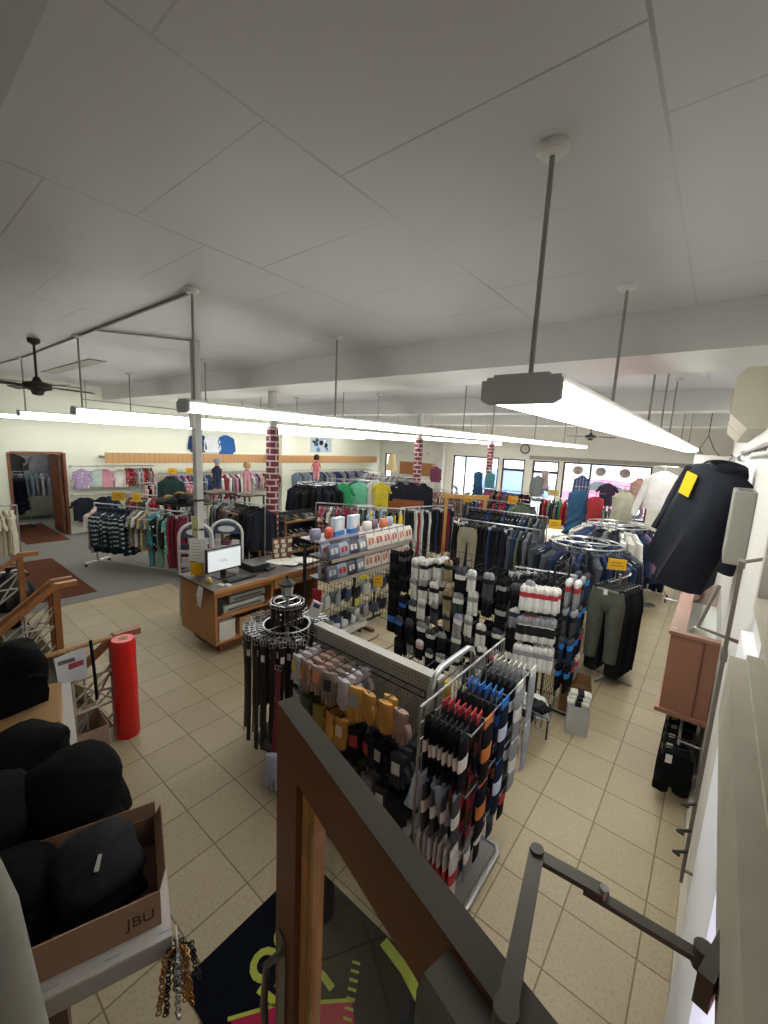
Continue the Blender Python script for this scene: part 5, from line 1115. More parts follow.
# mannequins (children's display figures)
def mannequin(x, y, z, label, skin, top, bottom, hair, hat=False, rz=0, sc_=.92):
    root = empty('child_mannequin', label, 'mannequin', (x, y, z), rz); root.scale = (sc_, sc_, sc_)
    me = bpy.data.meshes.new('mannequin_body')
    V = [(0,0,.46),(0,0,.56),(0,.005,.66),(0,0,.72),(0,-.005,.78),(0,-.01,.86),(0,0,.92), (.1,0,.69),(.16,-.02,.56),(.17,-.08,.45),(-.1,0,.69),(-.16,-.01,.56),(-.18,-.05,.44), (.055,0,.44),(.06,-.01,.24),(.06,.01,.04),(.06,-.06,.015),(-.055,0,.44),(-.065,.01,.24),(-.065,.02,.04),(-.065,-.05,.015)]
    Ed = [(0,1),(1,2),(2,3),(3,4),(4,5),(5,6),(2,7),(7,8),(8,9),(2,10),(10,11),(11,12),(0,13),(13,14),(14,15),(15,16),(0,17),(17,18),(18,19),(19,20)]
    me.from_pydata(V, Ed, []); rad = [.085,.085,.085,.04,.06,.085,.06,.04,.033,.025,.04,.033,.025,.055,.043,.03,.02,.055,.043,.03,.02]
    ob = link('body', me, skin, root); me.materials.append(M['plastic'])
    sk = ob.modifiers.new('skin', 'SKIN')
    for i, v in enumerate(me.skin_vertices[0].data): v.radius = (rad[i], rad[i]*.85)
    me.skin_vertices[0].data[0].use_root = True
    sb = ob.modifiers.new('sub', 'SUBSURF'); sb.levels = 1; sb.render_levels = 1
    link('top', G['kid0'], top, root, (0, 0, .85), (0, 0, 0), (.8, 3.0, .9))
    tr = MB()
    for s in (-1, 1): tr.loft([ell(.07, .075, .5, 10, s*.045), ell(.068, .07, .38, 10, s*.055), ell(.055, .055, .08, 10, s*.062)])
    part('trousers', tr, M['cloth'], root, bottom)
    if hat: part('hat', MB().lathe([(.1, .86), (.105, .9), (.09, .97), (.03, 1.0)], seg=14), M['knit'], root, hair)
    else: part('hair', MB().lathe([(.1, .80), (.11, .86), (.108, .93), (.07, .985), (.01, 1.0)], seg=14), M['knit'], root, hair, loc=(0, .02, 0))
    part('base_plate', MB().cyl(0, 0, -.012, 0, .16, 20), M['glass'], root)
for (x, y, z, lab, wood_) in ((-10.9, 6.1, 1.3, 'left', 0), (-10.6, 6.85, 1.22, 'right', 0)):
    e = empty('display_table', '%s dark display table under the children mannequins' % lab, 'table', (x, y, 0)); part('tabletop', MB().box((-.4, -.35, z-.05), (.4, .35, z-.013)), M['wood'], e, '4a3a30', False)
    for sx in (-1, 1):
        for sy in (-1, 1): part('leg', MB().box((sx*.36-.02, sy*.31-.02, 0), (sx*.36+.02, sy*.31+.02, z-.05)), M['wood'], e, '3c3028', False)
mannequin(-10.9, 6.1, 1.3, 'child mannequin in grey hat and dark plaid top above the racks', 'b89a84', '33384a', '3a4560', '8a8e94', True, .8)
mannequin(-10.6, 6.85, 1.22, 'child mannequin in pale pink outfit with blond hair', 'c9a890', 'c58d9a', 'd2a3a0', 'a3835a', False, 1.0)
mannequin(-7.7, 6.9, 1.83, 'child mannequin with dark hair in pink above the black jackets', 'c9a890', 'c9767f', 'cf98a0', '4a3327', False, .8, .66)

# rolling rack of plaid shirts
straight_rack('rolling_rack', 'chrome rolling rack of plaid shirts on the grey carpet', -9.0, 3.35, radians(24), 2.3, 1.32, True)
for i in range(16):
    t = -1.08+.9*i/15; a = radians(24)
    garment('plaid' if i > 1 else 'printtee', ('2a3340', '26302f', '33384a', '202a30')[i % 4] if i > 1 else 'c4aca4', (-9.0+t*cos(a), 3.35+t*sin(a), 1.334), a+pi/2+RND.uniform(-.1, .2), 'on the rolling rack', 'plaid shirts on the rolling rack', 1.2)
for i in range(8):
    t = -.12+.45*i/7; a = radians(24)
    garment(('tee', 'printtee')[i % 2], ('6a6d72', '8b8574', '57604f', 'c9c7c0', '4a4d55', 'b39c6a')[i % 6], (-9.0+t*cos(a), 3.35+t*sin(a), 1.334), a+pi/2+RND.uniform(-.1, .2), 'in the middle of the rolling rack', 'grey tops on the rolling rack')
for i in range(10):
    t = .36+.72*i/9; a = radians(24)
    garment(('pants', 'shirt', 'printtee')[i % 3] if i < 7 else 'pants', ('4f7f86', '3c8f96', '1c1d20', '6a8a7a', '2a2b2f', '4f8f7f', '7d2b3a', '5a2030', '7d2b3a', '5a2030')[i], (-9.0+t*cos(a), 3.35+t*sin(a), 1.334), a+pi/2+RND.uniform(-.1, .2), 'at the right end of the rolling rack', 'teal and burgundy items on the rolling rack')
yellow_sign(-9.35, 3.1, 1.44, radians(50), 'on the rolling rack of plaid shirts', .24, .17, .11); yellow_sign(-10.6, 3.9, 1.2, radians(50), 'behind the plaid shirts at the left', .18, .2, .3)
yellow_sign(-10.6, 4.75, 1.84, radians(60), 'above the dark green sweatshirt', .2, .14, .1); yellow_sign(-10.3, 5.05, 1.86, radians(60), 'right of the dark green sweatshirt', .2, .14, .1)
display_stand(-10.5, 4.68, 1.85, 'chrome stand of the dark green sweatshirt')
garment('jacket', '263a38', (-10.5, 4.66, 1.86), radians(60), '', None, 1.1, True, 'dark green sweatshirt displayed front-on above the piled caps')
# round table rack piled with caps and bags
e = empty('cap_table', 'round dark table rack piled with caps and bags on the carpet', 'table', (-9.2, 4.4, 0)); part('tabletop', MB().cyl(0, 0, 1.3, 1.33, .55, 28), M['blackwire'], e); part('pedestal', MB().tube([(0, 0, 0.02), (0, 0, 1.3)], .035, 10), M['chrome'], e); part('base', MB().cyl(0, 0, 0, .03, .35, 24), M['blackwire'], e)
capm = MB().lathe([(.095, 0), (.1, .03), (.085, .08), (.05, .11), (.008, .12)], seg=16).mesh('cap', M['cloth']); brim = MB().loft([[(-.07, -.08, 0), (.07, -.08, 0), (.05, -.16, -.012), (0, -.18, -.015), (-.05, -.16, -.012)], [(-.07, -.08, .006), (.07, -.08, .006), (.05, -.16, -.006), (0, -.18, -.009), (-.05, -.16, -.006)]]).mesh('brim', M['cloth'])
for i in range(16):
    a = i*2.4; r = .12+.028*i
    c_ = ('4a4433', '6b5a3c', '1c1d20', '5b5a50', '8a6a3a', '2a2b2f', 'c58d9a', '3a3d33')[i % 8]
    o = link('cap', capm, c_, None, (-9.2+r*.95*cos(a), 4.4+r*.95*sin(a), 1.331+(.08 if i < 6 else 0)), (RND.uniform(-.2, .2), RND.uniform(-.2, .2), a), (1.2, 1.2, 1.1)); tag(o, '%s cap in the pile on the round table' % ('olive', 'tan', 'black', 'moss', 'ochre', 'charcoal', 'pink', 'dark olive')[i % 8], 'cap', 'caps piled on the round table'); link('brim', brim, c_, o)
for (x, y, a, L, z, n, kinds, cols_, where, grp) in ((-10.6, 4.5, radians(40), 1.8, 1.3, 18, ['kidprint', 'kid'], ['6b4a3a', 'a03a3e', 'c9c7c0', '4a4d55', 'c58d9a', '1c1d20'], 'behind the plaid shirts', 'tops behind the plaid shirts'), (-12.1, 5.5, radians(75), 1.7, 1.45, 20, ['kidprint', 'kid', 'kid'], ['d2a3a0', '4a4d55', '1c1d20', 'c58d9a', '8d9096'], 'beside the left wall', 'tops beside the left wall'), (-9.5, 5.75, radians(20), 1.2, 1.2, 16, ['shirt', 'tee'], ['1c1d20', '4a4d55', '22252f', '6a6d72'], 'behind the cap table', 'dark tops behind the cap table')):
    straight_rack('clothes_rack', 'chrome clothes rack holding the ' + grp, x, y, a, L, z); fill_rack(x, y, a, L, z, n, kinds, cols_, where, grp)
# floral blouse stand at the left picture edge
straight_rack('clothes_rack', 'short rack of cream floral blouses at the far left', -10.2, 1.38, radians(95), .6, 1.35)
for i in range(6): garment('printtee', ('c9bfa8', 'c4b59a', 'cbc3b2')[i % 3], (-10.2, 1.16+.085*i, 1.364), RND.uniform(-.2, .2), 'on the short rack at far left', 'cream floral blouses at the far left', 1.1)
# back room clothes
straight_rack('clothes_rack', 'chrome rack of dark clothes inside the back room', -15.2, 2.35, radians(90), .9, 1.5); fill_rack(-15.2, 2.35, radians(90), .9, 1.5, 9, ['jacket', 'dress'], DARKS, 'inside the back room', 'dark clothes in the back room')
straight_rack('clothes_rack', 'chrome rack of pale shirts deep in the back room', -16.3, 3.4, radians(90), 1.5, 1.5); fill_rack(-16.3, 3.4, radians(90), 1.4, 1.5, 10, ['shirt', 'plaid'], ['8d9096', 'b9bcc0', '6a6d72', '7f93a8'], 'deep in the back room', 'pale shirts in the back room')
e = empty('wall_rail', 'high chrome rail with two tops in the back room', 'clothes rail', (-17.05, 3.1, 2.1)); part('rail', MB().tube([(.25, -1, 0), (.25, 1, 0)], .014, 8).tube([(0, -.9, 0), (.25, -.9, 0)], .01, 6).tube([(0, .9, 0), (.25, .9, 0)], .01, 6), M['chrome'], e)
garment('tee', '4a4a4c', (-16.8, 2.75, 2.11), pi/2, '', None, 1.2, True, 'dark grey top hanging high in the back room'); garment('tee', 'a9a6b0', (-16.8, 3.4, 2.11), pi/2, '', None, 1.25, True, 'pale lilac top hanging high in the back room')
e = empty('back_room_light', 'ceiling light panel inside the back room', 'ceiling light', (-15.4, 2.6, 2.7)); part('frame', MB().box((-.6, -.16, -.03), (.6, .16, 0)), M['paint'], e, 'c9c9c4', False); part('diffuser', MB().box((-.56, -.13, -.036), (.56, .13, -.03)), M['tube'], e, None, False)
# brown floor mats
for x0, x1, y0, y1, lab in ((-15.5, -12.8, 2.22, 3.08, 'brown floor mat lying through the back room doorway'), (-11.1, -8.25, 1.35, 2.32, 'long brown floor mat on the carpet behind the stair rails')):
    o = link('floor_mat', MB().box((x0, y0, .007), (x1, y1, .016)).mesh('floor_mat', M['brownmat'], False)); tag(o, lab, 'mat')

# ================================================================== STAIRWELL AND RAILS
st = MB()
for k in range(8):
    st.box((-7.9, 1.25-.27*(k+1), -.18*(k+1)-.2), (-4.2, 1.25-.27*k, -.18*(k+1)))
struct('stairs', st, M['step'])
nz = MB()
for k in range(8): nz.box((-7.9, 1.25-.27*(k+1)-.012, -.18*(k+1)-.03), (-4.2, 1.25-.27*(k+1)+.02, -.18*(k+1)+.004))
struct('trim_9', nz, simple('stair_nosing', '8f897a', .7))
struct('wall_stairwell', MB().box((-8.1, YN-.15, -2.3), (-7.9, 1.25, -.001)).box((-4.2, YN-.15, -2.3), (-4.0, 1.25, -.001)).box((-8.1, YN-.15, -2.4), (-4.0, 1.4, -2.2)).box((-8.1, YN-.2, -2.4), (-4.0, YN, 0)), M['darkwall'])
HW = 'a0673c'
def stair_rail(label, x, slope_len=.95, level_back=False, w=.07, extra=True, col=HW):
    e = empty('stair_railing', label, 'railing', (x, 1.28, 0)); z = .92; dx = slope_len; dz = dx*.80
    hr = MB()
    def beam_(p, q, ww, hh):
        hr.loft([[(a_*ww, c[0]+0, c[1]+b_*hh) for a_, b_ in ((-.5, -.5), (.5, -.5), (.5, .5), (-.5, .5))] for c in (p, q)])
    pts = [(.22, z), (.0, z)] + [(-dx, z-dz)]
    hr.loft([[(a_*w, y_, z_+b_*.06) for a_, b_ in ((-.5, -.5), (.5, -.5), (.5, .5), (-.5, .5))] for y_, z_ in pts])
    part('handrail', hr, M['wood'], e, col, False)
    part('newel_post', MB().box((-.035, -.035, 0), (.035, .035, z-.03)), M['wood'], e, '8d5a34', False)
    part('lower_post', MB().box((-.035, -dx+.0, -dz-.4), (.035, -dx+.07, z-dz)), M['wood'], e, '8d5a34', False)
    la_ = MB(); r = .011
    def ln_(y0, z0, y1, z1): la_.tube([(0, y0, z0), (0, y1, z1)], r, 5)
    for q in (.18, .45, .72): ln_(-.03, z*q, -dx+.05, z*q-dz+.04)
    ny = 4
    for k in range(1, ny): y = -dx*k/ny; ln_(y, z*.18-dz*k/ny, y, z-.03-dz*k/ny)
    for k in range(ny):
        y0 = -dx*k/ny; y1 = -dx*(k+1)/ny
        if k % 2 == 0:
            ln_(y0, z*.45-dz*k/ny, y1, z*.72-dz*(k+1)/ny); ln_(y0, z*.72-dz*k/ny, y1, z*.45-dz*(k+1)/ny)
        else:
            ln_(y0, z*.18-dz*k/ny, y1, z*.45-dz*(k+1)/ny); ln_(y0, z*.45-dz*k/ny, y1, z*.18-dz*(k+1)/ny)
    part('lattice', la_, M['paint'], e, 'b9b3a8')
    if level_back:
        lv = MB().tube([(.02, -.02, .93), (.02, -1.3, .93)], .022, 8); part('level_rail', lv, M['wood'], e, 'b08a60')
        lw_ = MB().tube([(.02, -.02, .62), (.02, -1.3, .62)], .014, 6).tube([(.02, -.02, .3), (.02, -1.3, .3)], .014, 6)
        for k in range(5): lw_.tube([(.02, -.02-.32*k, .0), (.02, -.02-.32*k, .93)], .012, 6)
        lw_.tube([(.02, -.02, .62), (.02, -.34, .3)], .008, 5).tube([(.02, -.02, .3), (.02, -.34, .62)], .008, 5)
        part('guard_bars', lw_, M['paint'], e, 'bdb3a4')
    return e
stair_rail('wooden stair handrail farthest left, with white lattice', -7.95, 1.2)
stair_rail('thin wooden handrail just behind the broad middle handrail', -6.28, 1.2, w=.05)
stair_rail('broad wooden middle stair handrail over white lattice', -6.08, 1.2, w=.085)
stair_rail('reddish wooden stair handrail behind the red roll', -4.17, 1.0, True, w=.07, col='8f5a40')
# black bags beyond the far handrail
bag_l = MB().loft([ell(.05, .05, 0, 14), ell(.28, .24, .02, 14, fold=.2), ell(.32, .28, .2, 14, fold=.25, ph=1), ell(.26, .24, .38, 14, fold=.25, ph=2), ell(.12, .1, .5, 14, fold=.3), ell(.06, .05, .56, 14)]).mesh('bag', M['plastic'])
for i, (x, y) in enumerate(((-8.4, .75), (-8.35, 1.2), (-9.0, .95))):
    o = link('black_bag', bag_l, '121315', None, (x, y, .008), (0, 0, i)); tag(o, 'glossy black bag on the carpet beyond the stair lattice, %s' % ('nearest', 'by the post', 'farthest')[i], 'bag'); part('tied_neck', MB().loft([ell(.05, .04, .54, 10), ell(.03, .03, .58, 10), ell(.09, .06, .66, 10, fold=.4)]), M['plastic'], o, '1a1b1d')
# red wrapped roll
e = empty('red_roll', 'tall bright red plastic-wrapped roll standing on the tile floor', 'roll', (-4.0, 1.3, 0), 0)
part('film', MB().lathe([(.02, 0), (.095, .0), (.1, .02), (.098, .3), (.1, .5), (.097, .75), (.1, .93), (.09, .955), (.04, .955)], seg=24), simple('red_film', 'd8221f', .3, noise=.12, nscale=14, bump=.5), e)
part('core', MB().lathe([(.04, .956), (.036, .956), (.036, .90), (.04, .90)], seg=16), M['card'], e, '9a7a5a')
# cardboard box with blue print on the floor
e = carton('cardboard_box', 'open cardboard box with blue print beside the red roll', (-4.02, .90, 0), radians(-3), .36, .42, .29, 'a98e80')
bm_ = simple('blue_print', '3f6fc4', .7)
t_ = link('printed_word', text_mesh('ick', .13, bm_), None, e, (.1812, .02, .13), (pi/2, 0, pi/2)); part('blue_stripe', MB().box((.18, -.02, .0), (.1815, .205, .04)), bm_, e, smooth=False)
part('flap', MB().loft([[(-.18, -.21, .29), (-.18, .21, .29), (-.176, .21, .29), (-.176, -.21, .29)], [(-.28, -.2, .27), (-.28, .2, .27), (-.276, .2, .274), (-.276, -.2, .274)]]), M['card'], e, 'a07f68', False)
# paper leaflet pack hung on the rail
e = empty('leaflet_pack', 'clear bag with white leaflet hung from the stair rail by a black strap', 'leaflet', (-4.12, .93, .92), radians(0))
part('sheet', MB().loft([[(.0, -.11, -.02), (.004, -.11, -.02), (.004, .11, 0), (0, .11, 0)], [(.03, -.10, -.27), (.034, -.10, -.27), (.034, .11, -.25), (.03, .11, -.25)]]), M['card'], e, 'c9cbd3', False)
part('red_heading', MB().box((.017, -.02, -.16), (.021, .09, -.1)), M['card'], e, 'a8485a', False); part('photo_strip', MB().box((.011, -.09, -.09), (.015, .03, -.055)), M['card'], e, '6f6a68', False)
part('strap', MB().tube([(.02, .15, .06), (.05, .15, -.1), (.04, .16, -.3), (.05, .16, -.5)], .013, 6), M['cloth'], e, '141416')

# ================================================================== NEAR LEFT TABLE WITH BAGS
TA = radians(-20)
def tl(x, y, z):      # table coordinates (corner nearest the doormat is the origin, x outward, y along the front edge)
    return (-1.34+x*cos(TA)-y*sin(TA), .54+x*sin(TA)+y*cos(TA), z)
e = empty('low_table', 'white covered display table under the cardboard boxes and backpacks', 'table', tl(-1.05, -.45, 0), TA)
def tpoly(z0, z1, g=0):
    P = [(1.05+g, .45), (.62, .45), (.5, .16), (-1.05, -.06), (-1.05, -.45), (1.05+g, -.45)]
    return MB().loft([[(x, y, z) for x, y in P] for z in (z0, z1)])
part('tabletop', tpoly(.945, .972), M['whitepaint'], e, None, False)
part('paper_cover', tpoly(.972, .976, .004), M['card'], e, 'b9b6b2', False); part('paper_skirt', MB().box((1.051, -.45, .90), (1.056, .45, .972)), M['card'], e, 'b0aeab', False)
for k in range(4): part('staple', MB().box((1.025, -.1+.17*k, .976), (1.029, -.05+.17*k, .9775)), M['chrome'], e, None, False)
for sx in (-1, 1):
    for sy in (-1, 1): part('leg', MB().box((sx*.72-.03, (-.36 if sy < 0 else (.05 if sx > 0 else -.14))-.03, 0), (sx*.72+.03, (-.36 if sy < 0 else (.05 if sx > 0 else -.14))+.03, .945)), M['wood'], e, '5a4a40', False)
p = tl(-.24, -.28, .978)
e = carton('cardboard_box', 'open cardboard box printed JBU on the near table edge', p, TA, .37, .5, .145, 'a5826e')
t_ = link('printed_letters', text_mesh('JBU', .06, simple('print_black', '3a2d2a', .7)), None, e, (.1855, .185, .062), (pi/2, 0, pi/2))
part('flap', MB().loft([[(-.185, -.25, .145), (-.185, .25, .145), (-.181, .25, .145), (-.181, -.25, .145)], [(-.2, -.25, .2), (-.2, .25, .2), (-.196, .25, .2), (-.196, -.25, .2)]]), M['card'], e, '8a6a56', False)
part('side_flap', MB().loft([[(-.18, .246, .145), (.18, .246, .145), (.18, .25, .145), (-.18, .25, .145)], [(-.18, .27, .19), (.14, .27, .19), (.14, .274, .19), (-.18, .274, .19)]]), M['card'], e, '8a6a56', False)

def backpack(name, label, loc, rot, sx, sy, sz, zip_=True, strap=True, seed=0):
    R = random.Random(seed); m = MB(); k = 20; rings = []
    for i in range(11):
        t = i/10; z = sz*t; f = (max(.02, 1-(2*t-1)**6))**.5*(1-.14*t)
        rr = []
        for j in range(k):
            a = 2*pi*j/k; c, s_ = cos(a), sin(a)
            q = (abs(c)**3.2+abs(s_)**3.2)**(-1/3.2)
            n_ = 1+.05*sin(4*a+7*t+seed)+.035*sin(9*t+2*a+seed)
            rr.append((sx/2*q*c*f*n_, sy/2*q*s_*f*n_, z))
        rings.append(rr)
    m.loft(rings)
    o = link(name, m.mesh('bag_body', M['bag']), None, None, loc, rot); tag(o, label, 'backpack')
    pk_ = MB().loft([[(sx*.46+d, yy*sy, zz*sz) for yy, zz in ((-.34, .1), (.34, .1), (.37, .3), (.33, .55), (.2, .62), (-.2, .62), (-.33, .55), (-.37, .3))] for d in (-.03, .035)])
    part('front_pocket', pk_, M['bag'], o)
    if zip_:
        zp = part('zip_pull', MB().loft([[(x_, y_, z_) for x_, y_ in ((-.008, -.022), (.008, -.022), (.006, .022), (-.006, .022))] for z_ in (0, .004)]), M['zip'], o, None, False, (sx*.1, -sy*.05, sz*.985), (.1, 0, .9))
        part('slider', MB().box((-.008, -.034, 0), (.008, -.02, .008)), M['zip'], zp, None, False)
    if strap: part('strap', MB().loft([[(x_+dx, y_, z_) for dx in (-.018, .018)] + [(x_+dx, y_+.004, z_+.005) for dx in (.018, -.018)] for x_, y_, z_ in ((.1*sx, sy*.45, sz*.9), (.15*sx, sy*.62, sz*.8), (.12*sx, sy*.72, sz*.45), (.1*sx, sy*.6, sz*.1))]), M['bag'], o)
    return o
M['bag'] = simple('black_nylon', '08080a', .85, noise=.3, nscale=9, bump=.9, spec=.12)
M['zip'] = simple('nickel_zip', 'c9c9c6', .3, .8)
backpack('black_backpack', 'small black pack with silver zip pull in the JBU box', (-1.735, .40, .985), (.0, .38, TA+.5), .30, .33, .25, seed=1, strap=False).data.materials[0] = simple('charcoal_nylon', '1a1b1f', .8, noise=.2, nscale=50, bump=.2, spec=.2)
backpack('black_backpack', 'black backpack lying in the box behind the small zip pack', (-1.80, .16, .985), (-.15, -.1, TA+.2), .34, .30, .24, zip_=False, strap=False, seed=2)
backpack('black_backpack', 'large black backpack nearest the aisle in the table pile', (-2.16, .47, .978), (.1, .25, TA+.3), .44, .42, .32, zip_=False, strap=False, seed=3)
backpack('black_backpack', 'broad black backpack in the middle of the table pile', (-2.22, .13, .978), (-.1, .2, TA), .46, .40, .33, zip_=False, strap=False, seed=4)
backpack('black_backpack', 'black backpack slumped behind the pile, against the tan carton', (-2.54, .34, .978), (.1, -.15, TA+.6), .44, .46, .30, zip_=False, strap=False, seed=5)
backpack('black_backpack', 'black backpack lowest at the left edge of the pile', (-2.62, .10, .978), (.0, .1, TA+.2), .42, .36, .36, zip_=False, strap=False, seed=7)
backpack('black_backpack', 'rounded black backpack standing highest at left picture edge', (-3.16, .42, 1.15), (.05, .1, TA+.4), .34, .36, .38, zip_=False, strap=False, seed=6)
carton('cardboard_box', 'tan cardboard carton under the highest black backpack', (-3.02, .40, .978), TA+.1, .46, .42, .17, 'a68258', True)
# cluster of metal chains hanging from the table corner
chs = simple('steel_link', 'b5b4b8', .25, .9); chg = simple('amber_link', '9a6a34', .3, .7); chk = simple('dark_link', '2c2825', .35, .6)
cx_, cy_, cz_ = -1.305, .545, .935
e = empty('hook', 'white plastic hook at the table corner holding the chains', 'hook', (-1.325, .55, .97), TA)
part('hook_arm', MB().tube([(-.03, 0, .012), (.02, 0, .012), (.03, 0, -.01), (.03, 0, -.04), (.04, 0, -.05), (.05, 0, -.04)], .004, 6), M['whitepaint'], e)
R_ = random.Random(5)
for i in range(11):
    mt = (chs, chg, chk, chg, chk)[i % 5]; m = MB(); a0 = 2*pi*i/11; r_ = .012+.016*(i % 3); n = 9+(i*5) % 9
    for k in range(n):
        z = -.018*k; cxk = r_*cos(a0)*(1+.05*k)+.004*sin(k); cyk = r_*sin(a0)*(1+.05*k)
        ring = [(cxk+.009*cos(q)*(1 if k % 2 else .35), cyk+.009*cos(q)*(.35 if k % 2 else 1), z-.012*sin(q)) for q in [2*pi*j/8 for j in range(9)]]
        m.tube(ring, .003, 5)
    o = link('key_chain', m.mesh('key_chain', mt), None, None, (cx_, cy_, cz_)); tag(o, '%s metal chain in the cluster hanging off the table corner' % ('silver', 'amber', 'dark', 'amber', 'dark')[i % 5], 'chain', 'chains at the table corner')
    part('clasp', MB().tube([(r_*cos(a0), r_*sin(a0), .0), (r_*.4*cos(a0), r_*.4*sin(a0), .022), (0, 0, .012)], .004, 6), mt, o)
# grey cloth at the lower left picture edge
gm = MB().loft([ell(.02, .02, 1.9, 16), ell(.05, .05, 1.87, 16), ell(.066, .075, 1.74, 16, fold=.05), ell(.078, .09, 1.55, 16, fold=.08), ell(.088, .11, 1.3, 16, fold=.1), ell(.10, .13, 1.0, 16, fold=.14, ph=.6), ell(.11, .15, .7, 16, fold=.18, ph=1)])
o = link('grey_coat', gm.mesh('grey_coat', simple('grey_fleece', '8b8a82', .95, noise=.12, nscale=30)), None, None, (-1.1, .05, 0), (0, 0, .2)); tag(o, 'grey fleece garment on a stand at the lower left corner', 'coat'); part('stand_pole', MB().tube([(0, 0, 0), (0, 0, 1.88)], .012, 8), M['chrome'], o); part('stand_base', MB().cyl(0, 0, 0, .015, .13, 20), M['chrome'], o)

# ================================================================== DOORMAT
e = empty('door_mat', 'black entrance mat with lime lettering and pink band under the door', 'mat', (0, 0, 0))
mx0, mx1, my0, my1 = -1.80, -.55, .76, 1.62
part('pile', MB().box((mx0, my0, .001), (mx1, my1, .012)), simple('black_pile', '10131c', .98, noise=.3, nscale=150, spec=.05), e, None, False)
lm = simple('lime_pile', 'a3ac4a', .98, noise=.2, nscale=150, spec=.05); pm_ = simple('pink_pile', 'a02a4a', .98, noise=.2, nscale=150, spec=.05)
def stroke(pts, w, z=.0128):
    m = MB(); P = [Vector((*p, 0)) for p in pts]; L_ = []; Rr = []
    for i, p in enumerate(P):
        t = (P[min(i+1, len(P)-1)]-P[max(i-1, 0)]).normalized(); n = Vector((-t.y, t.x, 0))*w/2
        L_.append(p+n); Rr.append(p-n)
    m.loft([[(a.x, a.y, z), (b.x, b.y, z), (b.x, b.y, z+.002), (a.x, a.y, z+.002)] for a, b in zip(L_, Rr)]); return m
arc = lambda cx, cy, r, a0, a1, n=10: [(cx+r*cos(a0+(a1-a0)*k/n), cy+r*sin(a0+(a1-a0)*k/n)) for k in range(n+1)]
MATM = {'lime': lm, 'pink': pm_}
def mstroke(nm, pts, w, mat): part(nm, stroke(pts, w), MATM[mat], e, None, False)
mstroke('letter', arc(-1.535, 1.085, .062, radians(50), radians(330)), .036, 'lime')
mstroke('letter', arc(-1.56, 1.235, .045, radians(300), radians(100)) + arc(-1.48, 1.235, .045, radians(100), radians(-120))[1:], .034, 'lime')
mstroke('letter', [(-1.475, 1.005), (-1.355, 1.03)], .036, 'lime'); mstroke('letter', [(-1.43, 1.075), (-1.37, 1.10)], .034, 'lime')
mstroke('letter', [(-1.36, 1.225), (-1.27, 1.255), (-1.19, 1.25)], .034, 'lime'); mstroke('letter', [(-1.12, 1.585), (-.95, 1.56), (-.78, 1.50)], .055, 'lime')
part('pink_band', MB().loft([[(x, y, z) for x, y in ((-1.49, .85), (-1.35, 1.02), (-1.08, 1.28), (-.86, 1.12), (-1.24, .79))] for z in (.0125, .0145)]), pm_, e, None, False)
part('band_border', stroke([(-1.49, .84), (-1.355, 1.025), (-1.075, 1.29)], .016, .0128), lm, e, None, False)
for k in range(9): mstroke('feather_mark', [(-1.19+.02*k, 1.40-.032*k), (-1.15+.02*k, 1.42-.032*k)], .012, 'lime')

# ================================================================== OPEN ENTRANCE DOOR
HX, HY = .12, .372
DA = atan2(.628-.372, -.82-.12)           # from hinge to free end
DW = 1.0; DT = .05; DZ = 2.1
e = empty('entrance_door', 'open brown wooden entrance door with large glass pane in the foreground', 'door', (HX, HY, 0), DA)
DC = simple('dark_varnished_wood', '6e3b1c', .45, noise=.18, nscale=7); DTOP = simple('painted_door_top', '4c4238', .65, noise=.1, nscale=12)
SW_, TR, BR = .13, .15, .25
# local x from hinge to free end; local y negative = away from the camera (leaf thickness)
def dbox(a, b): return MB().box(a, b)
part('hinge_stile', dbox((0, -DT, .01), (SW_, 0, DZ-.004)), DC, e, None, False); part('lock_stile', dbox((DW-SW_, -DT, .01), (DW, 0, DZ-.004)), DC, e, None, False)
part('top_rail', dbox((SW_, -DT, DZ-TR), (DW-SW_, 0, DZ-.004)), DC, e, None, False); part('bottom_rail', dbox((SW_, -DT, .01), (DW-SW_, 0, BR)), DC, e, None, False)
part('top_edge', dbox((0, -DT, DZ-.004), (DW, 0, DZ)), DTOP, e, None, False)
bead = simple('light_oak_bead', 'c08a52', .45, noise=.2, nscale=9)
part('glazing_bead', dbox((DW-SW_-.03, -DT+.004, BR), (DW-SW_, -DT*.35, DZ-TR)).box((DW-SW_-.055, -DT-.006, BR), (DW-SW_-.03, -DT*.5, DZ-TR)), bead, e, None, False)
part('glazing_bead', dbox((SW_, -DT+.01, BR), (SW_+.02, -.01, DZ-TR)).box((SW_+.02, -DT+.01, BR), (DW-SW_-.05, -.01, BR+.02)), DC, e, None, False)
part('pane', dbox((SW_+.02, -DT*.55, BR+.02), (DW-SW_-.03, -DT*.45, DZ-TR)), M['doorglass'], e, None, False)
hd = part('pull_handle', MB().tube([(DW-.06, .0, 1.35), (DW-.06, .05, 1.34), (DW-.05, .055, 1.2), (DW-.06, .05, 1.06), (DW-.06, 0, 1.05)], .011, 8), simple('pewter', '6d6a64', .35, .8), e); part('escutcheon', MB().box((DW-.085, 0, 1.0), (DW-.035, .006, 1.4)), hd.data.materials[0], hd, None, False)
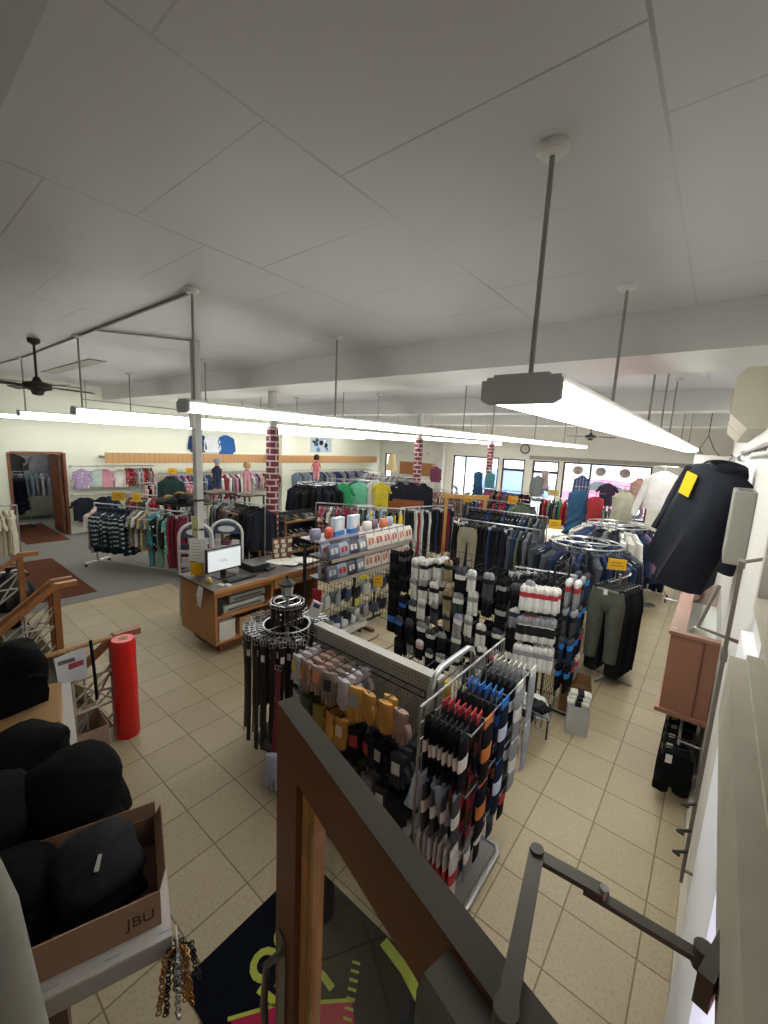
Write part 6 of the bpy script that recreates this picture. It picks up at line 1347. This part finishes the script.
# closer: body on the door face, two arms, shoe on the frame
CG = simple('closer_grey', '5f5c55', .45, .3)
ce = part('closer_body', MB().loft([[(x_, y_, z_) for y_, z_ in ((.0, DZ-.105), (.05, DZ-.105), (.062, DZ-.09), (.062, DZ-.03), (.05, DZ-.012), (.0, DZ-.012))] for x_ in (.08, .09, .325, .34)]), CG, e)
def w2l(x, y, z):
    c, s_ = cos(-DA), sin(-DA); dx, dy = x-HX, y-HY; return Vector((dx*c-dy*s_, dx*s_+dy*c, z))
PA, PB, PC = w2l(-.112, .425, 2.12), w2l(-.154, .655, 2.12), w2l(.075, .672, 2.115)
def flatbar(p, q, w, h):
    d = (q-p).normalized(); n = d.cross(Vector((0, 0, 1))).normalized()*w/2; m = MB()
    m.loft([[tuple(c+n), tuple(c-n), tuple(c-n+Vector((0, 0, h))), tuple(c+n+Vector((0, 0, h)))] for c in (p, q)]); return m
ar = part('closer_arm', flatbar(PA, PB, .024, .010), CG, e, None, False); part('pivot', MB().cyl(PB.x, PB.y, PB.z-.008, PB.z+.014, .011, 16), CG, ar); part('pivot', MB().cyl(PA.x, PA.y, PA.z-.06, PA.z+.014, .016, 16), CG, ar)
mid_ = PB.lerp(PC, .45)
part('closer_forearm', flatbar(PB+Vector((0, 0, -.004)), mid_, .022, .009), CG, e, None, False); part('closer_forearm', flatbar(PB.lerp(PC, .33)+Vector((0, 0, -.012)), PC+Vector((0, 0, -.012)), .017, .009), CG, e, None, False)
shoe_l = w2l(.086, .672, 2.0)
part('frame_shoe', MB().box((shoe_l.x-.012, shoe_l.y-.05, 2.085), (shoe_l.x+.006, shoe_l.y+.05, 2.135)).cyl(PC.x, PC.y, 2.095, 2.128, .013, 12), CG, e, None, False)
part('adjusting_screw', MB().cyl(mid_.x, mid_.y, mid_.z-.01, mid_.z+.014, .007, 10), M['chrome'], e)

# ================================================================== DOORWAY HEAD, JAMB AND RIGHT WALL
struct('trim_10', MB().box((.09, -.8, 2.1), (XR+.12, 1.45, 2.27)).box((.125, -.8, 2.27), (XR+.12, 1.45, 2.285)), M['trimold'])
struct('trim_11', MB().box((.16, 1.24, 0), (XR, 2.25, 2.1)).box((.135, 1.22, 0), (.16, 1.30, 2.1)), simple('white_jamb', 'e9eaf0', .6))
struct('wall_right_near', MB().box((XR, YN, 0), (XR+.15, .3, 2.9)).box((XR, 1.24, 0), (XR+.15, 1.95, 2.1)), M['whitepaint'])
struct('wall_outside', MB().box((2.6, -3, -.2), (2.7, 5, 4)), simple('pink_brick', '6a302e', .9, noise=.1, nscale=6))
struct('ground_outside', MB().box((XR+.1, -3, -.2), (2.6, 5, -.02)), simple('red_paving', '6e3634', .9, noise=.15, nscale=9))
struct('ceiling_added_shade', MB().box((XR+.16, -1.6, 2.95), (2.7, 4.2, 3.05)), M['whitepaint'])  # unseen cover added outside the doorway to shade the paving from sun and sky
# transom window above the doorway head
tw = MB(); tw.box((XR-.04, -.8, 2.285), (XR+.06, 1.95, 2.34)).box((XR-.04, -.8, 2.84), (XR+.06, 1.95, 2.92))
for y in (-.8, .1, 1.0, 1.9): tw.box((XR-.04, y, 2.34), (XR+.06, y+.06, 2.84))
o = struct('window_9', tw, M['trimold'])
part('pane', MB().box((XR, -.74, 2.34), (XR+.006, 1.9, 2.84)), M['glass'], o, None, False)
struct('baseboard_right', MB().box((.165, 2.25, 0), (XR, YW, .12)), M['trimold'])
# wall standard with arms and hanging rail
e = empty('wall_standard', 'dark metal wall standard with slotted double uprights on the right wall', 'wall rack', (.13, 2.4, 0)); wd = simple('bronze_metal', '7d746b', .45, .3)
part('upright', MB().box((-.007, -.032, .7), (.007, -.02, 2.36)), wd, e, None, False); part('upright', MB().box((-.007, .02, .7), (.007, .032, 2.36)), wd, e, None, False); part('cross_tie', MB().box((-.012, -.04, 2.34), (.012, .04, 2.37)).box((-.012, -.04, 1.9), (.012, .04, 1.94)), wd, e, None, False)
part('wall_bracket', MB().tube([(0, 0, 2.36), (.07, 0, 2.39)], .008, 6).tube([(0, 0, .75), (.07, 0, .75)], .008, 6), wd, e)
part('arm', MB().tube([(-.06, .03, 2.23), (-.11, 0, 2.02), (.05, -.02, 2.0)], .009, 8), wd, e)
for i, z in enumerate((1.15, 1.0, .88)): part('clip', MB().tube([(0, -.03, z), (-.05, -.06, z-.01), (-.03, -.09, z+.01)], .008, 6), M['blackwire'], e)
# small wall cabinet with glass lid
e = empty('wall_cabinet', 'brown wall cabinet with glass top on the right wall', 'cabinet', (0, 0, 0)); KC = simple('brown_laminate', '8f6350', .45, noise=.07, nscale=5)
x0, x1, y0, y1, z0, z1 = -.135, XR-.005, 4.16, 6.2, .62, 1.36
part('front_end', MB().box((x0, y0, z0+.03), (x1, y0+.02, z1-.03)), KC, e, None, False); part('side_panel', MB().box((x0, y0+.02, z0+.03), (x0+.02, y1, z1-.03)), KC, e, None, False); part('back_end', MB().box((x0+.02, y1-.02, z0+.03), (x1, y1, z1-.03)), KC, e, None, False)
part('top_frame', MB().box((x0-.015, y0-.015, z1-.03), (x0+.10, y1, z1)).box((x0+.10, y0-.015, z1-.03), (x1, y0+.06, z1)), KC, e, None, False)
part('base_moulding', MB().box((x0-.03, y0-.03, z0), (x1, y1, z0+.035)), KC, e, None, False); part('seam_strip', MB().box((.09, y0-.006, z0+.035), (.105, y0, z1-.03)), simple('brown_dark', '6a4638', .5), e, None, False)
part('glass_lid', MB().box((x0+.10, y0+.06, z1-.012), (x1, y1-.02, z1-.004)), M['glass'], e, None, False); part('inner_shelf', MB().box((x0+.02, y0+.02, z1-.30), (x1, y1-.02, z1-.28)), M['whitepaint'], e, None, False)
for i, y in enumerate((y0+.05, y0+.6)): part('corner_clip', MB().box((x0+.01, y, z1), (x0+.03, y+.03, z1+.004)), M['whitepaint'], e, None, False)
o = link('globe_lamp', MB().lathe([(.02, 0), (.05, .01), (.085, .07), (.085, .11), (.05, .17), (.01, .18)], seg=20).mesh('globe', M['plastic']), 'e3dfc8', None, (.06, 4.75, z1-.279)); tag(o, 'pale round globe inside the brown wall cabinet', 'globe'); part('socket', MB().cyl(0, 0, 0, .012, .05, 16), M['chrome'], o)
e = empty('wall_rail', 'low chrome rail under the brown wall cabinet', 'clothes rail', (XR, 4.4, .56)); part('rail', MB().tube([(-.16, -.55, 0), (-.16, .6, 0)], .01, 8).tube([(-.16, -.5, 0), (0, -.5, 0)], .008, 6).tube([(-.16, .55, 0), (0, .55, 0)], .008, 6), M['chrome'], e)
shorts = pants_mesh('garment', M['cloth'], w=.26, L=.36, th=.07, seed=9, taper=.9)
for i in range(7):
    o = link('black_shorts', shorts, ('131315', '1a1b20', '131315', '1c1d20')[i % 4], None, (XR-.16, 3.9+.16*i, .575), (0, 0, radians(15)+RND.uniform(-.2, .2)), (1, 1, 1)); tag(o, 'black shorts hanging under the brown wall cabinet, %s from near end' % ORD[i], 'shorts', 'black shorts on the low wall rail'); link('hanger', CLIP, '1b1b1d', o, (0, 0, 0), (0, 0, 0), (.7, 1, 1)); link('price_tag', TAGM, 'd8d6d0', o, (-.06, -.05, -.13))
# grey wall box, coat rail and hooded jacket
e = empty('grey_wall_box', 'grey metal box on the right wall in front of the dark hoodie', 'wall box', (0, 0, 0)); gb = simple('grey_metal', '8f8e86', .5, .1)
bevel(part('case', MB().box((.09, 3.4, 2.15), (XR, 3.86, 2.62)), gb, e, None, False), .008); part('top_vent', MB().box((.11, 3.44, 2.62), (.18, 3.8, 2.624)), simple('vent_dark', '5f5e59', .6), e, None, False)
e = empty('coat_rail', 'steel coat rail high on the right wall with open hooks', 'clothes rail', (.11, 0, 2.86)); part('rail', MB().tube([(0, 1.6, 0), (0, 5.2, 0)], .012, 8), M['chrome'], e)
for y in (1.7, 3.4, 5.1): part('bracket', MB().tube([(0, y, 0), (XR-.11, y, .02)], .008, 6), M['chrome'], e)
for y in (3.7, 3.95, 4.3): part('ring_hook', MB().tube([(.02*cos(q)-0, y+.0, -.02+.035*sin(q)) for q in [pi*2*k/12 for k in range(11)]], .004, 5), M['chrome'], e)
hood = shirt_mesh('garment', M['cloth'], w=.62, L=1.08, sl=.72, th=.2, seed=101, spread=.12, hood=True)
o = link('hooded_jacket', hood, '24262e', None, (.05, 4.0, 2.84), (radians(4), radians(19), radians(-38)), (.86, 1.1, .92)); tag(o, 'dark navy hooded jacket with yellow tag hanging high on right wall', 'jacket'); link('hanger', HANG, '1b1b1d', o, (0, 0, .0), (0, 0, 0), (1.1, 1, 1))
part('yellow_tag', MB().box((-.19, -.128, -.40), (-.08, -.122, -.20)), M['card'], o, 'd9b81f', False)
# air conditioner and wall blower
for i, (ya, yb) in enumerate(((3.7, 4.75), (4.85, 6.4))):
    e = empty('wall_air_conditioner', 'cream air conditioner high on the right wall, %s unit' % ('nearer', 'farther')[i], 'air conditioner', (XR, 0, 0)); ac = simple('cream_plastic', 'cdc8b4', .5) if 'cream_plastic' not in bpy.data.materials else bpy.data.materials['cream_plastic']
    part('housing', MB().loft([[(x_, y_, z_) for x_, z_ in ((0, 3.02), (-.10, 3.02), (-.2, 3.12), (-.2, 3.36), (-.15, 3.42), (0, 3.42))] for y_ in (ya, yb)]), ac, e, None, False)
    part('louvre', MB().box((-.206, ya+.06, 3.16), (-.2, yb-.06, 3.2)).box((-.206, ya+.06, 3.24), (-.2, yb-.06, 3.28)), simple('louvre_grey', 'a5a190', .5) if 'louvre_grey' not in bpy.data.materials else bpy.data.materials['louvre_grey'], e, None, False)
e = empty('blower_cabinet', 'white boxed wall blower with round dark fan at far right', 'fan', (-.12, 10.4, 2.6)); part('cabinet', MB().box((-.32, 0, -.3), (.31, .4, .3)), M['whitepaint'], e, None, False)
part('fan_guard', MB().ring(0, 0, 0, .2, .02, 28), M['blackwire'], e, None, True, (0, -.03, 0), (pi/2, 0, 0)); fb = MB().cyl(0, 0, -.02, .03, .05, 16)
for k in range(4):
    a = k*pi/2; fb.loft([[(q*cos(a+d), q*sin(a+d), h_) for q, d, h_ in ((.05, -.3, -.01), (.19, -.25, -.015), (.19, .35, .015), (.05, .3, .01))], [(q*cos(a+d), q*sin(a+d), h_+.006) for q, d, h_ in ((.05, -.3, -.01), (.19, -.25, -.015), (.19, .35, .015), (.05, .3, .01))]])
part('fan_blades', fb, M['paint'], e, '55565a', True, (0, -.03, 0), (pi/2, 0, 0))
e = empty('ceiling_cable', 'dark cable hanging in a loop from the beam at far right', 'cable', (0, 0, 0)); part('cable', MB().tube([(-.25, 9.7, 3.65), (-.25, 9.75, 3.25), (-.36, 9.8, 3.0), (-.3, 9.9, 2.92)], .008, 6).tube([(-.25, 9.75, 3.25), (-.14, 9.8, 3.0), (-.05, 10.3, 2.9)], .008, 6), M['blackwire'], e)
o = link('wood_wall_panel', MB().box((XR-.05, 11.0, 2.2), (XR, 14.5, 2.5)).mesh('wood_wall_panel', M['wood'], False), '7a4a3a'); tag(o, 'reddish brown wood strip on the far right wall', 'wall panel')
# wall clock
e = empty('wall_clock', 'round wall clock above the left shop door', 'clock', (-6.1, YW-.005, 2.9)); part('rim', MB().ring(0, 0, 0, .17, .02, 28), M['blackwire'], e, None, True, (0, -.02, 0), (pi/2, 0, 0)); part('dial', MB().cyl(0, 0, 0, .015, .16, 24), M['card'], e, 'd2d2cd', True, (0, -.0, 0), (pi/2, 0, 0)); part('hands', MB().box((-.006, -.022, 0), (.006, -.018, .11)).box((0, -.022, -.005), (.08, -.018, .005)), M['blackwire'], e, None, False)
# paper lanterns in the right window
for i in range(3):
    o = link('paper_lantern', MB().lathe([(.03, -.16), (.11, -.13), (.17, -.05), (.17, .05), (.11, .13), (.03, .16)], seg=18).mesh('paper_lantern', M['card']), '9a938c', None, (-4.0+.75*i, YW-.25, 2.22)); tag(o, 'grey paper lantern hanging in right shop window, %s' % ('left', 'middle', 'right')[i], 'lantern'); part('cord', MB().tube([(0, 0, .16), (0, 0, .4), (0, .25, .42)], .005, 5), M['blackwire'], o)
# grey carton of work socks on the aisle floor
e = carton('cardboard_box', 'brown open box behind the grey box on the aisle floor', (-.92, 4.72, 0), .25, .3, .3, .34, '8a6a48')
e = carton('cardboard_box', 'grey white box with packs on the aisle floor', (-.80, 4.36, 0), .25, .2, .26, .3, 'b3b3b4')
for i in range(3):
    o = link('flat_sock_pack', flm, 'c9c8bd', None, (-.80, 4.36-.0+.05*(i-1), .29+.02*i), (0, .1, .25+pi/2)); tag(o, 'pale flat sock pack on the grey floor box, %s' % ('bottom', 'middle', 'top')[i], 'socks'); link('label_band', flb, K, o)

# ------------------------------------------------------------------ labels that still coincide: tell them apart by their order in view
bpy.context.view_layer.update()
from collections import defaultdict
byl = defaultdict(list)
for o in SC.objects:
    if o.parent is None and o.get('label'): byl[o['label']].append(o)
IM = mw.inverted()
def scrx(o):
    q = IM @ (o.matrix_world.translation); return q.x/max(.01, -q.z)
for lab, L_ in byl.items():
    n = len(L_)
    if n < 2: continue
    L_.sort(key=scrx)
    for i, o in enumerate(L_):
        if n == 2: s_ = ('left one', 'right one')[i]
        elif i == 0: s_ = 'leftmost'
        elif i == n-1: s_ = 'rightmost'
        elif i < 20: s_ = ORD[i] + ' from left'
        else: continue
        o['label'] = lab + ', ' + s_
